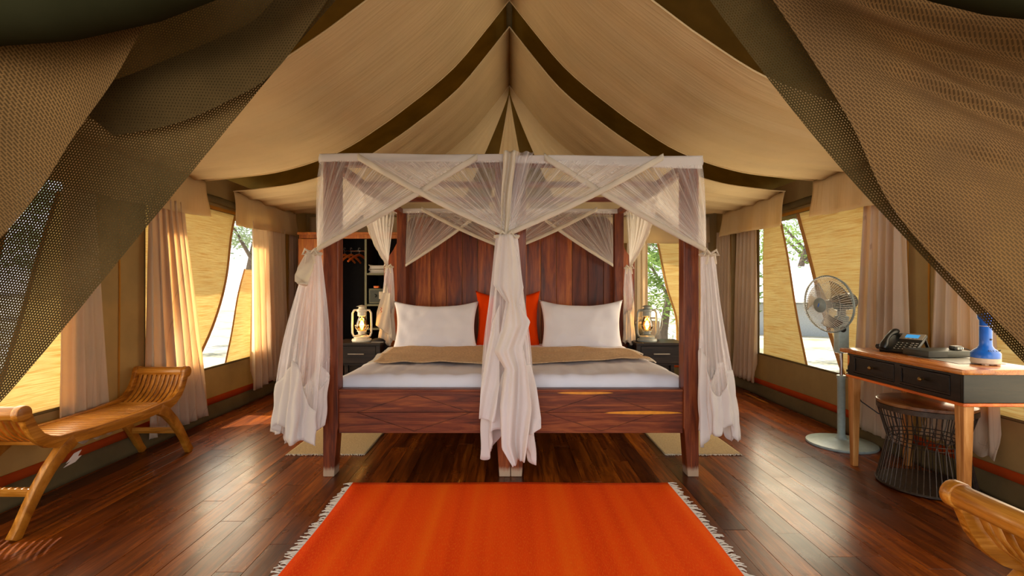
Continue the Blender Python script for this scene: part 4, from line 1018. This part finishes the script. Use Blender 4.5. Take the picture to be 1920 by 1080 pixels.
cc = MB(); cc.tube([(-.175+.016*cos(a*.7), .02+.0012*a, .022+.017*sin(a*.7)) for a in range(50)], .0028, 5); cc.build('coiled_cord', 'black', t)
# --- router box with plug on a card
o = MB().bx(-.13, .13, -.17, .17, 0, .002).build('laminated_card', 'paper', smooth=False, loc=(2.55, 2.86, DH+.0005)); tag(o, 'grey laminated sheet lying under the black box on the desk', 'sheet')
t = thing('set_top_box', 'flat black box with plug on top, lying on the desk', 'electronics', (2.555, 2.98, DH+.003), .05)
MB().bx(-.135, .135, -.09, .09, 0.003, .040).build('case', 'charcoal', t, bevel=.003)
MB().bx(-.137, -.02, -.0915, -.09, .006, .037).build('front_panel', 'black', t, smooth=False)
for x in (-.11, .11): MB().lathe([(.01, 0), (.01, .003)], 10, (x, 0, 0)).build('foot', 'black', t)
t = thing('power_adapter', 'black plug and cable lying on the flat black box', 'plug', (2.64, 2.95, DH+.0435), .2)
MB().bx(-.028, .028, -.018, .018, 0, .024).build('plug_body', 'black', t, bevel=.003)
for x in (-.015, 0, .015): MB().bx(x-.003, x+.003, -.030, -.018, .006, .018).build('pin', 'steel', t, smooth=False)
MB().tube([(.028, 0, .012), (.06, -.02, .006), (.085, -.07, -.025), (.070, -.11, -.038)], .003, 6).build('cable', 'black', t)
# --- blue rechargeable torch
t = thing('blue_torch', 'bright blue upright torch on a white foot at the near end of the desk', 'torch', (2.555, 2.675, DH+.001))
MB().lathe([(.058, 0.006), (.062, .010), (.062, .034), (.060, .036)], 28).build('foot_ring', 'offwhite', t)
ft = MB()
for k in range(4):
    a = pi/4+k*pi/2; ft.box((.045*cos(a), .045*sin(a), .003), (.02, .02, .0065))
ft.build('foot_pad', 'offwhite', t, smooth=False)
MB().lathe([(.062, .036), (.062, .062), (.054, .072), (.036, .086), (.028, .10), (.027, .12), (.027, .235), (.034, .245), (.036, .27), (.030, .275), (0, .275)], 28).build('body', 'blue', t)
MB().lathe([(.0265, 0), (.0275, .002), (.0275, .004)], 24, (0, 0, .203)).build('collar_ring', 'offwhite', t)
MB().lathe([(.005, 0), (.005, .004), (0, .005)], 12).build('switch', 'black', t).location = (.002, -.0265, .135)
t.children[-1].rotation_euler = (pi/2, 0, 0)
st = MB()
for x, dx in ((-.004, 0), ): pass
r = random.Random(4)
for k in range(9):   # handwritten ink marks round the shoulder
    if k in (3, 5): continue
    a = -pi/2-.55+k*.17; R0 = .052; p = Vector((R0*cos(a), R0*sin(a), .0755)); q = p+Vector((.005*r.uniform(-1, 1), 0, .006)); q2 = q+Vector((.004, -.0, -.004))
    st.tube([p*1.0+Vector((0, -.004, -.002)), q+Vector((0, -.001, 0)), q2+Vector((0, -.002, 0))], .0011, 4)
stuff(st.build('ink_writing', 'darkcloth', t))
# --- cable with plug hanging from the desk
t = thing('power_cable', 'black power cable hanging from the desk down behind the stool', 'cable', (2.37, 3.44, .60))
cv = [(-.0, .03, .14), (0, .03, .05), (.012, .03, .0), (.0, .03, -.03)]
MB().tube(cv, .004, 6).build('plug_lead', 'black', t)
for z in (.0, .025): MB().bx(-.018, .018, .018, .045, z-.01, z+.008).build('plug', 'black', t, bevel=.003)
MB().tube([(0, .03, -.02), (.02, .04, -.10), (.08, .03, -.19), (.16, -.02, -.26), (.27, -.10, -.28)], .004, 6).build('cable', 'black', t)

# ================================================================== wire stool
t = thing('wire_stool', 'round stool with wooden top and flared dark wire body under the desk', 'stool', (2.52, 3.02, 0))
MB().lathe([(.238, .492), (.243, .496), (.243, .512), (.236, .517), (0, .517)], 48).build('seat', 'stoolseat', t)
MB().lathe([(.236, .462), (.243, .464), (.243, .492), (.236, .491)], 48).build('seat_rim', 'wiredark', t)
rg = MB()
for z, r_ in ((.018, .245), (.285, .188), (.262, .188), (.31, .190)): rg.tube([(r_*cos(2*pi*k/48), r_*sin(2*pi*k/48), z) for k in range(48)], .0042 if z < .1 else .003, 6, closed=True)
rg.build('hoop', 'wiredark', t)
NR = 52; me = None
for k in range(NR):
    sgn = 1 if k % 2 else -1
    def P_(z, off):
        a = off*sgn; rr2 = .188+.057*((.285-z)/.285) if z < .285 else .188+.050*((z-.285)/.185)
        return (rr2*cos(a), rr2*sin(a), z)
    if k < 2: o = MB().tube([P_(.018, 0), P_(.15, .005), P_(.262, .03), P_(.285, .06), P_(.31, .10), P_(.34, .12), P_(.466, .12)], .0028, 5).build('rod', 'wiredark', t); src = [o] if k == 0 else src+[o]
    else: o = src[k % 2].copy(); COL.objects.link(o)
    o.rotation_euler = (0, 0, 2*pi*k/NR)
MB().lathe([(.20, .008), (.245, .008), (.248, .012), (.245, .022), (.20, .022)], 40).build('base_ring', 'wiredark', t)

# ================================================================== pedestal fan
FX, FY = 2.55, 3.83
t = thing('pedestal_fan', 'pale grey pedestal fan in front of the far right window', 'fan', (FX, FY, 0))
MB().lathe([(.236, 0), (.240, .008), (.236, .018), (.20, .028), (.10, .036), (.045, .045), (.034, .06), (.030, .075)], 48).build('base', 'fanwhite', t)
MB().lathe([(.027, .07), (.027, .50), (.031, .505), (.031, .53), (.02, .533)], 20).build('lower_pole', 'fanwhite', t)
MB().lathe([(.012, .52), (.012, .74)], 16).build('inner_tube', 'chrome', t)
MB().bx(-.042, .042, -.035, .035, .70, .99).build('control_housing', 'fanwhite', t, bevel=.014)
MB().tube([(-.012, -.034, .885), (-.012, -.042, .885)], .022, 16).build('dial', 'black', t)
yaw = math.radians(-76); pit = .10
hd = Vector((0, 0, 1.09)); Rh = Euler((pit, 0, yaw)).to_matrix()   # local -y is the blowing direction
ctr = hd+Rh@Vector((0, -.16, .0))
def H(m): m.v = [tuple(Rh@Vector(p)+hd) for p in m.v]; return m
def lathe_y(prof, n=28):
    m = MB().lathe(prof, n); m.v = [(x, -z, y) for x, y, z in m.v]; return m   # axis along -y
H(lathe_y([(.0, -.115), (.045, -.11), (.062, -.09), (.066, -.02), (.060, .04), (.045, .06), (0, .062)])).build('motor_housing', 'fangrey', t)
MB().tube([(0, 0, .96), (0, 0, 1.05)], .03, 12).build('neck', 'fangrey', t)
H(lathe_y([(0, .215), (.045, .213), (.056, .205), (.057, .197), (0, .197)])).build('hub_badge', 'fangrey', t)
q = MB().box((.0, -.2155, .002), (.008, .001, .032), rot=(0, .5, 0)); H(q).build('badge_mark', 'blue', t, smooth=False)
H(lathe_y([(.032, .09), (.036, .10), (.036, .16), (.0, .165)])).build('blade_hub', 'fangrey', t)
rim = MB()
for rad, off, th in ((.215, .125, .006), (.215, .118, .004)): rim.tube([(rad*cos(2*pi*k/48), -off, rad*sin(2*pi*k/48)) for k in range(48)], th, 8, closed=True)
H(rim).build('guard_rim', 'fangrey', t)
gw = MB(); gwf = MB()
for k in range(72):
    a = 2*pi*k/72; ca, sa = cos(a), sin(a); tw = .10
    c2, s2 = cos(a+tw), sin(a+tw)
    gw.tube([(.054*ca, -.203, .054*sa), (.13*cos(a+.05), -.196, .13*sin(a+.05)), (.195*c2, -.165, .195*s2), (.214*c2, -.128, .214*s2)], .0018, 4, cap=False)
    gwf.tube([(.060*ca, -.045, .060*sa), (.14*ca, -.050, .14*sa), (.195*ca, -.075, .195*sa), (.214*ca, -.118, .214*sa)], .0018, 4, cap=False)
for rad, off in ((.105, .199), (.16, .186)): gw.tube([(rad*cos(2*pi*k/40), -off, rad*sin(2*pi*k/40)) for k in range(40)], .0013, 4, closed=True)
for rad, off in ((.11, .048), (.17, .062)): gwf.tube([(rad*cos(2*pi*k/40), -off, rad*sin(2*pi*k/40)) for k in range(40)], .0013, 4, closed=True)
stuff(H(gw).build('front_guard', 'fanwire', t)); stuff(H(gwf).build('rear_guard', 'fanwire', t))
for b_ in range(3):
    a0_ = 2*pi*b_/3+.4
    def bl(u, v):
        rad = lerp(.030, .185, u); wdt = .30+.62*sin(min(1, u*1.3)*pi*.55); a = a0_+(v-.5)*wdt*1.5*(.6+.4*u)+.25*u
        return (rad*cos(a), -.125-(v-.5)*.055*(1-.3*u), rad*sin(a))
    q = MB().sheet(bl, 12, 10); q.uv = None; H(q).build('blade', 'blade', t, solid=.002)

# ================================================================== entrance flaps of shade net, swept to both sides
def px(x, y, Y): return Vector(((x-955)*Y/935, Y, 1.2-(y-540)*Y/935))
def flap_sheet(parent, name, inner, outer, mat, nu, nv, disp, smooth=True):
    """net between the free edge `inner` and an outer line, both lists of points from top to bottom"""
    def poly(P, v):
        n = len(P)-1; k = min(int(v*n), n-1); f = v*n-k
        p0, p1, p2, p3 = P[max(k-1, 0)], P[k], P[k+1], P[min(k+2, n)]
        return .5*((2*p1)+(p2-p0)*f+(2*p0-5*p1+4*p2-p3)*f*f+(3*p1-p0-3*p2+p3)*f**3)
    def fn(u, v):
        p = poly(inner, v).lerp(poly(outer, v), u); p = p.copy(); p.y += disp(u, v); return p
    m = MB(); m.sheet(fn, nu, nv)
    ex = (inner[-1]-inner[0]).normalized(); ez = Vector((ex.z, 0, -ex.x))
    m.uv = [(Vector(p).dot(ex), Vector(p).dot(ez)) for p in m.v]
    return m.build(name, mat, parent), fn
V = Vector
# left: free edge runs from the apex down to the tie at the left
tL = thing('entrance_flap', 'brown shade-net entrance flap swept to the left, window showing through it', 'door flap', (-1.2, .98, 0)); base = V((-1.2, .98, 0))
B = lambda L_: [V(p)-base for p in L_]
YL = 1.02
inn = B([(-.02, YL, 2.125), (-.330*YL/.95, YL, 1.2+.5775*YL), (px(300, 395, YL)), (px(0, 755, YL)), (-1.30, YL, .72), (-1.50, YL, .50)])
out = B([(-.35, YL, 2.9), (-1.5, YL, 2.75), (-2.3, YL, 2.3), (-2.6, YL, 1.6), (-2.4, YL, .9), (-1.62, YL, .46)])
dL = lambda u, v: .045*sin(u*7+v*9)*min(1, u*4)*v*1.2+.02*sin(u*17-v*12)*min(1, u*3)
flap_sheet(tL, 'net_panel', inn, out, 'flap', 90, 90, dL)
# second, folded-over layer nearer the camera
YL2 = .90
inn2 = B([px(375, -130, YL2), px(273, 43, YL2), px(213, 150, YL2), px(140, 253, YL2), px(72, 360, YL2), px(-5, 452, YL2), px(-200, 640, YL2), px(-380, 800, YL2)])
out2 = B([px(-400, -300, YL2), px(-450, -100, YL2), px(-500, 100, YL2), px(-550, 300, YL2), px(-560, 450, YL2), px(-520, 600, YL2), px(-480, 800, YL2)])
flap_sheet(tL, 'net_fold', inn2, out2, 'flap2', 60, 60, lambda u, v: (.05*sin(u*9+v*5)-.03*sin(v*14+u*5))*min(1, u*3))
# darker, denser layer of net lying over the panel
YL3 = .985
up3 = B([px(560, -60, YL3), px(480, 28, YL3), px(400, 68, YL3), px(300, 112, YL3), px(215, 150, YL3), px(120, 175, YL3)])
lo3 = B([px(660, -60, YL3), px(590, 45, YL3), px(512, 142, YL3), px(420, 192, YL3), px(320, 230, YL3), px(205, 252, YL3)])
flap_sheet(tL, 'net_band', up3, lo3, 'flap3', 30, 50, lambda u, v: .01*sin(u*4+v*4))
MB().tube([V(px(-60, 215, .88))-base, V(px(20, 275, .88))-base, V(px(60, 350, .9))-base, V(px(75, 420, .93))-base] if False else [V((-1.30, 1.10, 1.39))-base, V((-1.24, 1.10, 1.36))-base, V((-1.20, 1.10, 1.335))-base, V((-1.165, 1.09, 1.305))-base, V((-1.145, 1.08, 1.26))-base, V((-1.14, 1.07, 1.20))-base], .004, 8).build('tie_strap', 'skirt', tL)
m = MB(); pts = [V(px(x, y-75, .82))-base for x, y in ((-500, 20), (-250, 62), (-60, 70), (100, 64), (250, 36), (360, 2), (450, -40), (560, -100))]
m.tube(pts, [.075, .078, .074, .070, .066, .06, .056, .05], 16); m.build('rolled_canvas', 'flapdark', tL)
# right flap
tR = thing('entrance_flap', 'brown shade-net entrance flap swept to the right with a long hem band', 'door flap', (1.3, .98, 0)); base = V((1.3, .98, 0))
YR = 1.0
inn = B([px(1180, -230, YR), px(1335, -2, YR), px(1530, 255, YR), px(1700, 452, YR), px(1925, 692, YR), px(2150, 900, YR), px(2320, 1040, YR)])
out = B([px(1320, -260, YR), px(1520, -2, YR), px(1700, 225, YR), px(1790, 400, YR), px(1990, 640, YR), px(2200, 860, YR), px(2350, 1030, YR)])
flap_sheet(tR, 'net_band', inn, out, 'flap', 24, 90, lambda u, v: .008*sin(u*3+v*7))
YR2 = .96
inn = B([px(1290, -230, YR2), px(1448, -2, YR2), px(1588, 218, YR2), px(1690, 412, YR2), px(1925, 655, YR2), px(2170, 880, YR2), px(2330, 1030, YR2)])
out = B([px(1900, -420, YR2), px(2300, -300, YR2), px(2500, -50, YR2), px(2600, 250, YR2), px(2650, 520, YR2), px(2560, 800, YR2), px(2400, 1050, YR2)])
def dR(u, v):
    s = 0
    for (u0, v0, k, a, w) in ((.20, .24, .47, .020, .030), (.30, .175, .50, .018, .032), (.10, .11, .50, .018, .035), (.10, .36, .40, .012, .04)):
        d = (v-(v0+u*k)); s += 1.6*a*math.exp(-(d/(w if d > 0 else w*.45))**2)*min(1, max(0, (u-u0*.3)*6))
    return s+.025*sin(u*8-v*5)*min(1, u*4)
flap_sheet(tR, 'net_panel', inn, out, 'flapr', 160, 260, dR)
m = MB(); pts = [V(px(x, y-62, .80))-base for x, y in ((1560, -80), (1700, -40), (1800, -8), (1900, 14), (2000, 22), (2200, 20), (2500, -20))]
m.tube(pts, [.05, .055, .058, .06, .062, .066, .07], 16); m.build('rolled_canvas', 'flapdark', tR)

# repeats share a group
GR = {'curtain': 'curtains along the tent walls', 'tree': 'trees around the tent', 'pillow': 'pillows at the head of the beds', 'lantern': 'lanterns on the nightstands',
      'nightstand': 'nightstands beside the beds', 'bench': 'scroll-armed benches', 'bed': 'joined four-poster beds', 'mat': 'bedside mats', 'throw': 'throws on the mattresses',
      'mattress': 'mattresses on the beds', 'ceiling liner': 'cream liner sheets under the roof', 'door flap': 'net flaps at the entrance', 'towel': 'towels in the wardrobe'}
for o in COL.objects:
    if o.parent is None and o.get('category') in GR and not o.get('group'): o['group'] = GR[o['category']]
